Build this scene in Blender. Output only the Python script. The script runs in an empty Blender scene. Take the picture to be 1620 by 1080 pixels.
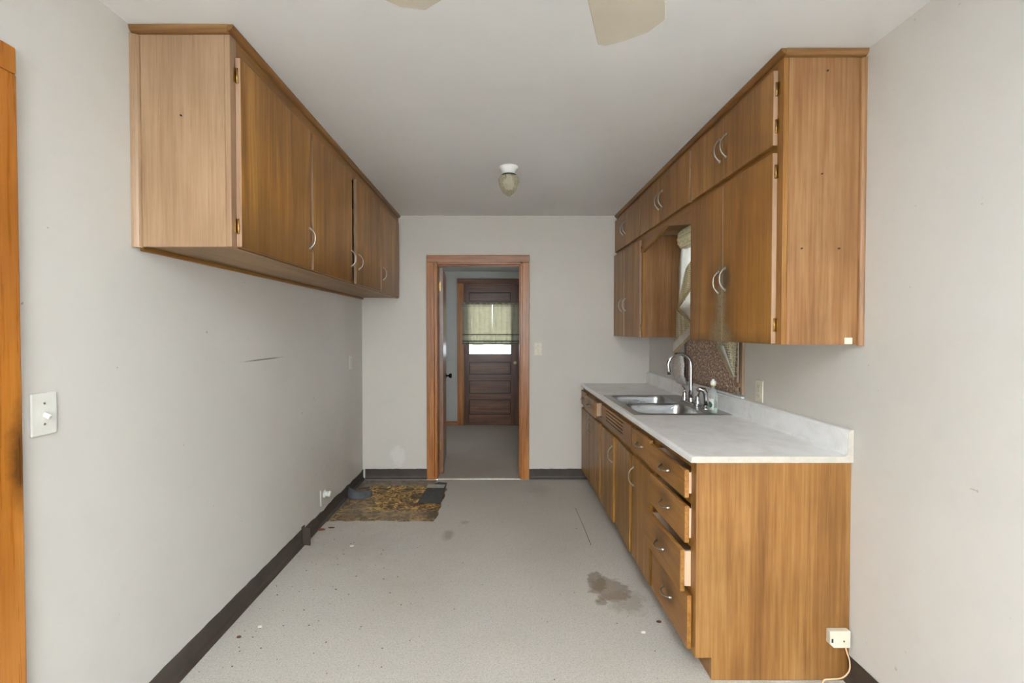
import bpy, bmesh, math, random
from mathutils import Vector, Matrix
random.seed(7)
S = bpy.context.scene
COL = S.collection
R = math.radians
PI = math.pi

# ------------------------------------------------------------------ camera
FPX, PITCH, CXP, CYP, CAMH = 740.0, R(1.0), 792.0, 534.9, 1.42
cam_d = bpy.data.cameras.new('camera'); cam = bpy.data.objects.new('camera', cam_d); COL.objects.link(cam)
cam.location = (0, 0, CAMH); cam.rotation_euler = (PI/2 - PITCH, 0, 0)
cam_d.sensor_width = 36; cam_d.lens = 36*FPX/1620
cam_d.shift_x = (810-CXP)/1620; cam_d.shift_y = (CYP-540)/1620
cam_d.clip_start = .02
S.camera = cam
# ------------------------------------------------------------------ world, daylight, exposure
W = bpy.data.worlds.new('sky'); S.world = W; W.use_nodes = True
bg = W.node_tree.nodes['Background']; bg.inputs[0].default_value = (.84, .92, 1, 1); bg.inputs[1].default_value = 3.2
S.view_settings.view_transform = 'Standard'; S.view_settings.look = 'None'
S.view_settings.gamma = 1; S.view_settings.use_curve_mapping = False
S.view_settings.exposure = 0.86
S.cycles.max_bounces = 10; S.cycles.diffuse_bounces = 7

def daylight(name, loc, rot, sx, sy, power, col):
    l = bpy.data.lights.new(name, 'AREA'); l.shape = 'RECTANGLE'; l.size = sx; l.size_y = sy
    l.energy = power; l.color = col
    o = bpy.data.objects.new(name, l); COL.objects.link(o); o.location = loc; o.rotation_euler = rot
    return o
# daylight coming in through the rear and side windows behind the camera
daylight('daylight_rear_window', (0.05, -3.54, 1.5), (R(90), 0, 0), 2.2, 1.6, 85, (.80, .90, 1))
daylight('daylight_side_window', (1.58, -2.1, 1.55), (0, R(90), 0), 1.2, 1.1, 25, (.78, .89, 1))

# ------------------------------------------------------------------ pixel helpers (a pixel gives a direction, a plane the distance)
def ray(px, py):
    u = (px-CXP)/FPX; v = -(py-CYP)/FPX
    return Vector((u, math.cos(PITCH)+v*math.sin(PITCH), -math.sin(PITCH)+v*math.cos(PITCH)))
def on_x(px, py, x): d = ray(px, py); return Vector((0, 0, CAMH)) + d*(x/d.x)
def on_y(px, py, y): d = ray(px, py); return Vector((0, 0, CAMH)) + d*(y/d.y)
def on_z(px, py, z): d = ray(px, py); return Vector((0, 0, CAMH)) + d*((z-CAMH)/d.z)

# ------------------------------------------------------------------ room dimensions
XL, XR, YB, YR, ZC = -1.315, 1.412, 4.44, -3.4, 2.5
YF, ZH = 6.98, 2.29          # far wall and ceiling of the room behind the doorway

# ------------------------------------------------------------------ node helpers
def lin(c):
    f = lambda v: v/12.92 if v <= .04045 else ((v+.055)/1.055)**2.4
    return tuple(f(v/255) for v in c) + (1,)
class NT:
    def __init__(s, name):
        s.m = bpy.data.materials.new(name); s.m.use_nodes = True
        s.t = s.m.node_tree; s.b = s.t.nodes['Principled BSDF']; s.out = s.t.nodes['Material Output']
        s._tc = None
    def n(s, typ, props=None, **ins):
        nd = s.t.nodes.new('ShaderNode'+typ)
        for k, v in (props or {}).items(): setattr(nd, k, v)
        for k, v in ins.items():
            key = int(k[1:]) if k[0] == '_' and k[1:].isdigit() else k.replace('_', ' ')
            s.set(nd.inputs[key], v)
        return nd
    def set(s, sock, v):
        if isinstance(v, bpy.types.NodeSocket): s.t.links.new(v, sock)
        elif isinstance(v, bpy.types.Node): s.t.links.new(v.outputs[0], sock)
        else: sock.default_value = v
    def bs(s, **k):
        for a, v in k.items(): s.set(s.b.inputs[a.replace('_', ' ')], v)
        return s
    def obj(s):
        if not s._tc: s._tc = s.n('TexCoord')
        return s._tc.outputs['Object']
    def gen(s): s.obj(); return s._tc.outputs['Generated']
    def rnd(s): return s.n('ObjectInfo').outputs['Random']
    def math(s, op, a, b=0.0, clamp=False): return s.n('Math', dict(operation=op, use_clamp=clamp), _0=a, _1=b).outputs[0]
    def mapp(s, v, scale=(1, 1, 1), loc=(0, 0, 0)): return s.n('Mapping', None, Vector=v, Scale=scale, Location=loc).outputs[0]
    def noise(s, v, scale=5, detail=3, rough=.5, dist=0): return s.n('TexNoise', None, Vector=v, Scale=scale, Detail=detail, Roughness=rough, Distortion=dist).outputs[0]
    def rng(s, v, a, b, c=0., d=1.): return s.n('MapRange', None, Value=v, From_Min=a, From_Max=b, To_Min=c, To_Max=d).outputs[0]
    def mix(s, f, a, b, mode='MIX'):
        nd = s.n('Mix', dict(data_type='RGBA', blend_type=mode)); s.set(nd.inputs[0], f); s.set(nd.inputs[6], a); s.set(nd.inputs[7], b)
        return nd.outputs[2]
    def ramp(s, f, stops):
        nd = s.n('ValToRGB', None, Fac=f); e = nd.color_ramp.elements
        while len(e) < len(stops): e.new(.5)
        for el, (p, c) in zip(e, stops): el.position = p; el.color = c
        return nd.outputs[0]
    def bump(s, h, strength=.2, dist=.002): s.set(s.b.inputs['Normal'], s.n('Bump', None, Height=h, Strength=strength, Distance=dist).outputs[0])
    def blob(s, v, centre, radii, nscale=30, namt=.5, soft=.35):
        """soft-edged ragged patch around a point: 1 inside, 0 outside"""
        sub = s.n('VectorMath', dict(operation='SUBTRACT'), _0=v, _1=centre).outputs[0]
        sc = s.n('VectorMath', dict(operation='DIVIDE'), _0=sub, _1=radii).outputs[0]
        ln = s.n('VectorMath', dict(operation='LENGTH'), _0=sc).outputs['Value']
        nz = s.math('MULTIPLY', s.math('SUBTRACT', s.noise(v, nscale, 4, .6), .5), namt*2)
        return s.rng(s.math('ADD', ln, nz), 1+soft, 1-soft, 0, 1)

def plain(name, rgb, rough=.5, metal=0., var=.06, vscale=12, bump=.05, bscale=120, spec=.5, **extra):
    m = NT(name); c = lin(rgb)
    n = m.noise(m.obj(), vscale, 4, .6)
    d = tuple(x*(1-var*2) for x in c[:3])+(1,); l = tuple(min(1, x*(1+var)) for x in c[:3])+(1,)
    m.bs(Base_Color=m.ramp(n, [(.3, d), (.7, l)]), Roughness=rough, Metallic=metal)
    m.b.inputs['Specular IOR Level'].default_value = spec
    if bump: m.bump(m.noise(m.obj(), bscale, 2), bump, .001)
    for k, v in extra.items(): m.set(m.b.inputs[k.replace('_', ' ')], v)
    return m.m

def wood(name, dark, mid, light, axis='z', rough=.38, blotch=.35, fig=1.0, extra=None):
    m = NT(name); o = m.obj()
    off = m.n('VectorMath', dict(operation='SCALE'), _0=(37.1, 17.3, 53.7), Scale=m.rnd()).outputs[0]
    v = m.n('VectorMath', dict(operation='ADD'), _0=o, _1=off).outputs[0]
    def sc(a, b): return {'z': (a, a, b), 'y': (a, b, a), 'x': (b, a, a)}[axis]
    n1 = m.noise(m.mapp(v, sc(13*fig, .9*fig)), 1, 3, .55, .8)
    n2 = m.noise(m.mapp(v, sc(95, 2.6)), 1, 3, .6)
    n3 = m.noise(m.mapp(v, sc(330, 7)), 1, 2, .6)
    n4 = m.noise(v, 3.2, 3, .55)
    f = m.math('ADD', m.math('MULTIPLY', n1, .52), m.math('ADD', m.math('MULTIPLY', n2, .33), m.math('MULTIPLY', n3, .15)))
    c = m.ramp(f, [(.36, lin(dark)), (.5, lin(mid)), (.63, lin(light))])
    c = m.mix(m.rng(n4, .4, .7, 0, blotch), c, lin(tuple(x*.62 for x in mid)), 'MIX')
    c = m.mix(m.rng(n3, .60, .72, 0, .35), c, lin(tuple(x*.45 for x in dark)))
    if extra: c = extra(m, c)
    m.bs(Base_Color=c, Roughness=m.rng(n2, .3, .7, rough-.06, rough+.08))
    m.b.inputs['Specular IOR Level'].default_value = .4
    m.bump(m.math('ADD', n2, n3), .12, .0008)
    return m.m

# ------------------------------------------------------------------ mesh helpers
class MB:
    def __init__(s): s.v = []; s.f = []; s.sm = []
    def add(s, vs, fs, smooth=False):
        o = len(s.v); s.v += [Vector(p) for p in vs]; s.f += [[i+o for i in f] for f in fs]; s.sm += [smooth]*len(fs); return s
    def box(s, x0, x1, y0, y1, z0, z1):
        x0, x1 = min(x0, x1), max(x0, x1); y0, y1 = min(y0, y1), max(y0, y1); z0, z1 = min(z0, z1), max(z0, z1)
        return s.add([(x, y, z) for z in (z0, z1) for y in (y0, y1) for x in (x0, x1)],
                     [(0, 2, 3, 1), (4, 5, 7, 6), (0, 1, 5, 4), (2, 6, 7, 3), (0, 4, 6, 2), (1, 3, 7, 5)])
    def prism(s, poly, axis, a, b):
        """poly: 2-D points in the other two axes (in x,y,z order), extruded along axis from a to b"""
        def p(q, t): return {'x': (t, q[0], q[1]), 'y': (q[0], t, q[1]), 'z': (q[0], q[1], t)}[axis]
        n = len(poly)
        return s.add([p(q, a) for q in poly]+[p(q, b) for q in poly],
                     [list(range(n))[::-1], list(range(n, 2*n))]+[(i, (i+1) % n, n+(i+1) % n, n+i) for i in range(n)])
    def tube(s, pts, r, seg=10, cap=True, flat=1.0):
        pts = [Vector(p) for p in pts]; n = len(pts); rs = r if isinstance(r, (list, tuple)) else [r]*n
        vs = []; up = None
        for i, p in enumerate(pts):
            t = (pts[min(i+1, n-1)]-pts[max(i-1, 0)]).normalized()
            if up is None: up = t.orthogonal().normalized()
            up = (up - t*up.dot(t)).normalized(); sd = t.cross(up)
            for k in range(seg):
                a = 2*PI*k/seg; vs.append(p + (up*math.cos(a) + sd*math.sin(a)*flat)*rs[i])
        fs = [(i*seg+k, i*seg+(k+1) % seg, (i+1)*seg+(k+1) % seg, (i+1)*seg+k) for i in range(n-1) for k in range(seg)]
        s.add(vs, fs, True)
        if cap:
            o = len(s.v)-len(vs); s.f += [[o+k for k in range(seg)][::-1], [o+(n-1)*seg+k for k in range(seg)]]; s.sm += [False]*2
        return s
    def lathe(s, prof, c, seg=28, axis='z', flute=0., nfl=0):
        c = Vector(c); vs = []
        for r, h in prof:
            for k in range(seg):
                a = 2*PI*k/seg; q = r*(1+flute*math.cos(nfl*a)) if nfl else r
                d = {'z': (q*math.cos(a), q*math.sin(a), h), 'x': (h, q*math.cos(a), q*math.sin(a)), 'y': (q*math.cos(a), h, q*math.sin(a))}[axis]
                vs.append(c+Vector(d))
        n = len(prof)
        s.add(vs, [(i*seg+k, i*seg+(k+1) % seg, (i+1)*seg+(k+1) % seg, (i+1)*seg+k) for i in range(n-1) for k in range(seg)], True)
        return s
    def grid(s, fn, nu, nv):
        vs = [fn(i/nu, j/nv) for j in range(nv+1) for i in range(nu+1)]
        return s.add(vs, [(j*(nu+1)+i, j*(nu+1)+i+1, (j+1)*(nu+1)+i+1, (j+1)*(nu+1)+i) for j in range(nv) for i in range(nu)], True)
    def rot(s, pivot, axis, ang):
        m = Matrix.Rotation(ang, 3, axis); p = Vector(pivot); s.v = [p + m @ (v-p) for v in s.v]; return s
    def build(s, name, mat, parent=None, bevel=0., seg=2, thick=0., subsurf=0):
        me = bpy.data.meshes.new(name)
        base = world_loc(parent) if parent else Vector()
        me.from_pydata([v-base for v in s.v], [], s.f)
        me.polygons.foreach_set('use_smooth', s.sm)
        bm = bmesh.new(); bm.from_mesh(me); bmesh.ops.remove_doubles(bm, verts=bm.verts, dist=1e-5)
        bmesh.ops.recalc_face_normals(bm, faces=bm.faces)
        if bevel:
            es = [e for e in bm.edges if len(e.link_faces) == 2 and e.calc_face_angle(0) > .5]
            bmesh.ops.bevel(bm, geom=es, offset=bevel, segments=seg, affect='EDGES', profile=.5, clamp_overlap=True)
        bm.to_mesh(me); bm.free()
        me.materials.append(mat)
        o = bpy.data.objects.new(name, me); COL.objects.link(o)
        if thick:
            md = o.modifiers.new('thickness', 'SOLIDIFY'); md.thickness = thick; md.offset = 0
        if parent: o.parent = parent
        return o
def world_loc(o):
    v = Vector()
    while o: v += o.location; o = o.parent
    return v
def tag(o, label, cat=None, group=None, kind=None):
    o['label'] = label
    if cat: o['category'] = cat
    if group: o['group'] = group
    if kind: o['kind'] = kind
    return o
def thing(name, loc, label, cat=None, group=None, kind=None):
    o = bpy.data.objects.new(name, None); COL.objects.link(o); o.location = loc; o.empty_display_size = .1
    return tag(o, label, cat, group, kind)
def bx(name, mat, parent, *d, bevel=.0, **k): return MB().box(*d).build(name, mat, parent, bevel, **k)

# ------------------------------------------------------------------ materials
def wall_paint(name, rgb, extra=None):
    m = NT(name); o = m.obj(); c = lin(rgb)
    n = m.noise(o, 1.7, 4, .6); n2 = m.noise(o, 9, 5, .65)
    col = m.ramp(n, [(.3, tuple(x*.95 for x in c[:3])+(1,)), (.7, c)])
    col = m.mix(m.rng(n2, .55, .8, 0, .12), col, lin(tuple(x*.84 for x in rgb)))
    if extra: col = extra(m, col)
    m.bs(Base_Color=col, Roughness=.55); m.b.inputs['Specular IOR Level'].default_value = .3
    m.bump(m.math('ADD', m.noise(o, 160, 2), m.math('MULTIPLY', m.noise(o, 14, 3), 1.5)), .08, .002)
    return m.m
def left_marks(m, col):
    o = m.obj()
    a = m.blob(m.mapp(o), (XL, 2.60, 1.258), (.3, .19, .0035), 60, .5, .3)
    sp = m.rng(m.noise(o, 55, 2, .5), .68, .74)
    z = m.blob(o, (XL, 3.75, .28), (.4, .75, .42), 5, .4, .7)
    col = m.mix(m.math('MULTIPLY', z, .26), col, lin((150, 138, 118)))
    col = m.mix(m.math('MULTIPLY', m.math('MULTIPLY', sp, z), .45), col, lin((70, 60, 50)))
    sp2 = m.rng(m.noise(o, 26, 2, .5), .765, .78)
    col = m.mix(m.math('MULTIPLY', sp2, .5), col, lin((110, 102, 92)))
    return m.mix(m.math('MULTIPLY', a, .75), col, lin((70, 64, 58)))
def right_marks(m, col):
    o = m.obj()
    sp2 = m.rng(m.noise(o, 30, 2, .5), .76, .78)
    g = m.blob(o, (XR, 2.5, 1.15), (.3, .9, .25), 5, .4, .8)
    col = m.mix(m.math('MULTIPLY', g, .18), col, lin((160, 145, 110)))
    return m.mix(m.math('MULTIPLY', sp2, .4), col, lin((130, 120, 105)))
def back_marks(m, col):
    o = m.obj()
    a = m.blob(o, (-.98, YB, .22), (.06, .3, .09), 26, 1.0, .3)
    col = m.mix(m.math('MULTIPLY', a, .3), col, lin((232, 230, 226)))
    sp2 = m.rng(m.noise(o, 30, 2, .5), .75, .78)
    return m.mix(m.math('MULTIPLY', sp2, .3), col, lin((140, 130, 118)))
M_WL = wall_paint('wall_paint_left', (208, 205, 200), left_marks)
M_WR = wall_paint('wall_paint_right', (206, 203, 198), right_marks)
M_WB = wall_paint('wall_paint_back', (206, 199, 190), back_marks)
M_WH = wall_paint('wall_paint_hall', (192, 190, 184))
M_CEIL = wall_paint('ceiling_paint', (224, 224, 224))

def carpet(name, rgb, stains=True):
    m = NT(name); o = m.obj(); c = lin(rgb)
    fine = m.noise(o, 260, 2, .7); mid = m.noise(o, 45, 4, .65); big = m.noise(o, 2.2, 4, .6)
    rib = m.n('TexWave', dict(wave_type='BANDS', bands_direction='Y'), Vector=o, Scale=34, Distortion=2.5, Detail=2, Detail_Scale=6).outputs[1]
    col = m.ramp(fine, [(.25, tuple(x*.62 for x in c[:3])+(1,)), (.5, c), (.8, tuple(min(1, x*1.22) for x in c[:3])+(1,))])
    gr = m.noise(o, 115, 3, .75)
    col = m.mix(m.rng(gr, .48, .66, 0, .6), col, tuple(x*.60 for x in c[:3])+(1,))
    col = m.mix(m.rng(mid, .5, .75, 0, .35), col, tuple(x*.70 for x in c[:3])+(1,))
    col = m.mix(m.rng(big, .42, .68, 0, .22), col, tuple(x*q for x, q in zip(c[:3], (.80, .76, .70)))+(1,))
    col = m.mix(m.math('MULTIPLY', rib, .05), col, tuple(x*.6 for x in c[:3])+(1,))
    if stains:
        def st(px, py, rx, ry, amt, rgb2, ns=14, na=.55, soft=.25):
            nonlocal col
            p = on_z(px, py, 0)
            col = m.mix(m.math('MULTIPLY', m.blob(o, (p.x, p.y, 0), (rx, ry, 1), ns, na, soft), amt), col, lin(rgb2))
        st(944, 920, .05, .10, .6, (112, 94, 76), 22, .9, .12); st(965, 932, .10, .12, .6, (118, 100, 82), 18, .9, .15); st(990, 950, .10, .10, .4, (128, 110, 92), 18, .9, .3); st(952, 952, .03, .03, .55, (112, 94, 76), 25, .7, .2)
        st(709, 846, .035, .07, .42, (118, 106, 92), 30, .9, .4); st(736, 826, .03, .03, .3, (115, 102, 88), 30, .9, .4)
        st(850, 775, .10, .12, .22, (128, 116, 102), 14, .9, .7); st(630, 920, .3, .3, .16, (140, 126, 110), 9, .9, .8)
        st(560, 860, .25, .2, .2, (130, 116, 100), 9, .9, .8); st(880, 860, .2, .3, .14, (140, 128, 112), 9, .9, .8)
        sp = m.rng(m.noise(o, 38, 2, .5), .735, .77)
        col = m.mix(m.math('MULTIPLY', sp, .5), col, lin((92, 80, 68)))
    m.bs(Base_Color=col, Roughness=.95); m.b.inputs['Specular IOR Level'].default_value = .1
    m.bump(m.math('ADD', fine, m.math('MULTIPLY', rib, .18)), .5, .004)
    return m.m
M_CARPET = carpet('grey_carpet', (192, 187, 178))
M_CARPET2 = carpet('hall_carpet', (188, 177, 166), False)

M_WENDL = wood('wood_pale_end', (136, 105, 76), (154, 123, 94), (166, 136, 108), 'z', .36, .22, .6)
M_WEND = wood('wood_honey_end', (112, 73, 40), (140, 98, 60), (162, 122, 82), 'z', .36, .3, .55)
M_WENDB = wood('wood_honey_base_end', (112, 72, 32), (142, 98, 50), (166, 124, 72), 'z', .36, .3, .5)
M_WDOOR = wood('wood_brown_door', (114, 72, 26), (150, 102, 44), (176, 128, 64), 'z', .34, .35)
M_WFRAME = wood('wood_brown_frame', (116, 76, 32), (146, 100, 46), (164, 118, 60), 'z', .36, .35)
M_WRAIL = wood('wood_brown_rail', (116, 76, 32), (144, 98, 44), (162, 116, 58), 'y', .36, .35)
M_WBASE = wood('wood_worn_base_door', (108, 70, 26), (150, 104, 44), (180, 134, 66), 'z', .36, .4)
def smudge(m, c):
    g = m.gen()
    a = m.blob(g, (.5, .5, .66), (.9, .20, .26), 6, .35, .6)
    return m.mix(m.math('MULTIPLY', a, .62), c, lin((62, 44, 28)))
M_WDRAW = wood('wood_drawer_front', (116, 76, 32), (150, 102, 46), (174, 126, 64), 'y', .36, .3, 1.0, smudge)
M_WRAW = wood('wood_raw_edge', (196, 160, 128), (214, 182, 152), (226, 198, 172), 'z', .6, .15)
M_UNDER = wood('wood_underside', (120, 92, 62), (140, 110, 78), (156, 126, 92), 'y', .5, .2)
M_CROWN = wood('wood_crown_strip', (104, 68, 32), (132, 90, 46), (150, 108, 62), 'y', .36, .3)
M_CROWNX = wood('wood_crown_end', (106, 72, 38), (132, 94, 54), (148, 110, 68), 'x', .36, .3)
def worn(m, c):
    o = m.obj()          # object space of the right wall cabinet, whose base is at (1.25, 3.1, 1.36)
    a = m.blob(o, (-.17, -.81, .17), (.2, .045, .21), 22, .45, .35)
    b = m.blob(o, (-.17, -.80, .03), (.2, .10, .07), 22, .5, .4)
    d = m.blob(o, (-.17, -.82, .10), (.2, .10, .26), 12, .4, .6)
    e = m.blob(o, (-.17, -.86, .31), (.2, .035, .06), 26, .5, .4)
    bt = m.blob(o, (-.17, -.9, -.02), (.2, .5, .05), 14, .5, .6)
    c = m.mix(m.math('MULTIPLY', d, .68), c, lin((72, 42, 12)))
    c = m.mix(m.math('MULTIPLY', bt, .7), c, lin((70, 44, 18)))
    c = m.mix(m.math('MULTIPLY', m.math('MAXIMUM', a, b), .88), c, lin((136, 118, 86)))
    sp = m.rng(m.noise(o, 90, 3, .6), .52, .66)
    c = m.mix(m.math('MULTIPLY', m.math('MULTIPLY', m.math('MAXIMUM', b, a), sp), .6), c, lin((58, 42, 26)))
    return m.mix(m.math('MULTIPLY', e, .75), c, lin((70, 48, 24)))
M_WWORN = wood('wood_water_worn_door', (120, 76, 28), (152, 102, 42), (174, 126, 60), 'z', .34, .25, 1.0, worn)
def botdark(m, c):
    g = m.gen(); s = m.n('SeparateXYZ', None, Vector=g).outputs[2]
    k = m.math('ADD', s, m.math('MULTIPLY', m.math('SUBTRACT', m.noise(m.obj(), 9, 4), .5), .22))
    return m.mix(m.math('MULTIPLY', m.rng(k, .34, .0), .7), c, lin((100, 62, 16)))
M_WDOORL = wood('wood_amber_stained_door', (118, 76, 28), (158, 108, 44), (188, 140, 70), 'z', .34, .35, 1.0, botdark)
M_TRIM = wood('wood_orange_casing', (138, 82, 38), (168, 106, 54), (190, 128, 72), 'z', .3, .3)
M_TRIMH = wood('wood_orange_casing_head', (138, 88, 56), (164, 112, 76), (182, 132, 96), 'x', .3, .3)
def grubby(m, c):
    o = m.obj()
    return m.mix(m.math('MULTIPLY', m.blob(o, (.02, .48, 1.08), (.1, .03, .12), 18, .7, .5), .8), c, lin((60, 32, 14)))
M_TRIML = wood('wood_bright_orange_casing', (150, 88, 26), (172, 106, 36), (186, 122, 52), 'z', .3, .2, 1.0, grubby)
M_DDARK = wood('wood_dark_stile', (74, 44, 30), (98, 62, 44), (118, 80, 58), 'z', .32, .3)
M_DDARKX = wood('wood_dark_rail', (84, 52, 36), (112, 74, 52), (134, 94, 68), 'x', .32, .3)
M_DMOULD = wood('wood_almost_black_moulding', (34, 20, 14), (44, 27, 20), (56, 36, 28), 'x', .35, .2)
M_DOOR1 = wood('wood_interior_door', (108, 68, 42), (138, 94, 68), (158, 116, 90), 'z', .3, .3)
M_CHROME = plain('chrome', (205, 205, 205), .16, 1., .03, 30, 0)
M_PULL = plain('worn_chrome_pull', (176, 170, 160), .30, 1., .10, 60, .05, 300)
M_BRASS = plain('brass', (176, 140, 84), .35, 1., .2, 60, .05, 300)
M_KNOB = plain('aged_brass_knob', (214, 190, 150), .3, .5, .12, 60, 0)
M_KNOBD = plain('dark_bronze_knob', (74, 66, 56), .25, 1., .12, 60, 0)
M_STEEL = NT('brushed_steel')
_n = M_STEEL.noise(M_STEEL.mapp(M_STEEL.obj(), (8, 300, 8)), 1, 2)
M_STEEL.bs(Base_Color=M_STEEL.ramp(_n, [(.3, lin((150, 150, 150))), (.7, lin((184, 184, 184)))]), Metallic=1., Roughness=M_STEEL.rng(_n, .3, .7, .25, .38)); M_STEEL = M_STEEL.m
M_COUNT = NT('white_laminate')
_a = M_COUNT.noise(M_COUNT.obj(), 6, 6, .7, .6)
M_COUNT.bs(Base_Color=M_COUNT.ramp(_a, [(.3, lin((226, 225, 223))), (.55, lin((242, 242, 242))), (.75, lin((246, 246, 246)))]), Roughness=.32); M_COUNT = M_COUNT.m
M_EDGE = plain('cream_laminate_edge', (186, 178, 166), .4, 0, .06, 30, .05)
M_WEDGE = wood('wood_pale_door_edge', (134, 102, 76), (158, 126, 100), (178, 148, 122), 'z', .5, .15)
M_VINYL = plain('dark_brown_vinyl', (66, 56, 49), .5, 0, .14, 9, .1, 60)
M_VINYLE = plain('vinyl_toe_edge', (92, 82, 74), .4, 0, .14, 9, .1, 60)
M_PLATE = plain('white_plastic_plate', (222, 221, 214), .4, 0, .03, 20, .02)
M_IVORY = plain('ivory_plastic', (214, 206, 186), .4, 0, .05, 20, .02)
M_CABLE = plain('pale_pink_cable', (226, 190, 150), .5, 0, .04, 20, .02)
M_SLOT = plain('dark_slot', (40, 36, 32), .6, 0, .1, 20, 0)
M_CERAM = plain('white_porcelain', (236, 234, 230), .3, 0, .03, 20, 0)
M_BLADE = plain('cream_fan_blade', (188, 180, 165), .45, 0, .04, 8, .03)
M_FANMET = plain('cream_fan_body', (206, 198, 178), .4, 0, .04, 8, .03)
M_BLACKTILE = plain('black_slate_tile', (62, 64, 66), .6, 0, .22, 20, .2, 60)
M_SCRAP = plain('grey_paper_scrap', (176, 168, 156), .8, 0, .12, 20, .2, 60)
M_SLATEV = plain('slate_grey_vinyl', (84, 86, 90), .45, 0, .12, 14, .1, 60)
M_ALU = plain('aluminium_strip', (206, 198, 182), .35, .6, .1, 30, .1)
M_SUB = plain('dusty_subfloor', (142, 130, 116), .9, 0, .2, 16, .3, 60)
M_WHITEP = plain('white_painted_wood', (228, 226, 220), .45, 0, .04, 12, .05)

m = NT('old_patterned_linoleum'); o_ = m.obj()
v1 = m.n('TexVoronoi', dict(feature='F1'), Vector=m.mapp(o_, (1, 1.0, 1)), Scale=11, Randomness=.8)
n1 = m.noise(o_, 21, 5, .72, 1.2); n2 = m.noise(o_, 5, 4, .6); n3 = m.noise(o_, 90, 3, .6)
c = m.ramp(n1, [(.36, lin((44, 30, 20))), (.47, lin((104, 68, 34))), (.53, lin((196, 152, 76))), (.68, lin((236, 204, 124)))])
c = m.mix(m.rng(v1.outputs['Distance'], .45, .8, 0, .6), c, lin((52, 34, 20)))
c = m.mix(m.rng(n3, .6, .7, 0, .7), c, lin((40, 28, 20)))
pg = m.blob(o_, (-.80, 3.58, 0), (.34, .12, 1), 12, .5, .5)
pw = m.blob(o_, (-1.15, 3.72, 0), (.14, .26, 1), 12, .5, .5)
c = m.mix(m.math('MULTIPLY', m.math('MAXIMUM', pg, pw), .62), c, lin((132, 118, 100)))
rg = m.blob(o_, (-.52, 3.58, 0), (.06, .16, 1), 22, .5, .4)
c = m.mix(m.math('MULTIPLY', rg, .6), c, lin((58, 44, 36)))
m.bs(Base_Color=c, Roughness=.6); m.bump(n1, .3, .002); M_LINO = m.m

def glass(name, tint=(.95, .97, .96), rough=.02):
    m = NT(name)
    tr = m.n('BsdfTransparent', None, Color=tint+(1,)); gl = m.n('BsdfGlossy', None, Roughness=rough)
    fr = m.n('Fresnel', None, IOR=1.45); mx = m.n('MixShader', None, _0=fr.outputs[0], _1=tr.outputs[0], _2=gl.outputs[0])
    m.t.links.new(mx.outputs[0], m.out.inputs[0]); return m.m
M_GLASS = glass('window_glass')
m = NT('ribbed_amber_glass'); m.bs(Base_Color=lin((214, 206, 178)), Roughness=.12, IOR=1.45)
m.b.inputs['Transmission Weight'].default_value = .75
m.bump(m.n('TexVoronoi', None, Vector=m.obj(), Scale=75).outputs[0], .5, .004); M_GLOBE = m.m
m = NT('frosted_shade_glass'); m.bs(Base_Color=m.ramp(m.noise(m.obj(), 20, 3), [(.3, lin((196, 190, 174))), (.7, lin((206, 200, 186)))]), Roughness=.3); M_SHADE = m.m
m = NT('clear_soft_plastic'); m.bs(Base_Color=lin((238, 242, 240)), Roughness=.15, IOR=1.3); m.b.inputs['Transmission Weight'].default_value = .8
m.bump(m.noise(m.obj(), 40, 2), .05, .001); M_BOTTLE = m.m
M_SOAP = plain('pale_green_soap', (196, 214, 196), .2, 0, .04, 20, 0)
m = NT('green_bottle_label'); g_ = m.gen()
s_ = m.n('SeparateXYZ', None, Vector=g_).outputs
e_ = m.blob(g_, (.5, .5, .45), (9, .42, .28), 3, .05, .06)
m.bs(Base_Color=m.mix(e_, lin((226, 232, 226)), lin((52, 120, 92))), Roughness=.35); M_LABEL = m.m
M_YEL = plain('yellow_cap_ring', (220, 216, 96), .35, 0, .05, 20, 0)

m = NT('brown_speckled_sheet'); o_ = m.obj()
vo = m.n('TexVoronoi', None, Vector=o_, Scale=60, Randomness=1.0); nn = m.noise(o_, 75, 3, .75)
c = m.ramp(nn, [(.38, lin((92, 68, 54))), (.5, lin((172, 136, 112))), (.6, lin((250, 222, 196)))])
c = m.mix(m.rng(vo.outputs[0], .3, .6, 0, .6), c, lin((110, 84, 68)))
m.bs(Base_Color=c, Roughness=.4); m.bump(nn, .6, .004); M_SHEET = m.m
m = NT('grey_sheet_backing'); o_ = m.obj(); nn = m.noise(o_, 90, 3, .7)
m.bs(Base_Color=m.ramp(nn, [(.35, lin((176, 170, 166))), (.65, lin((236, 232, 228)))]), Roughness=.6); M_SHEETB = m.m

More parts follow.
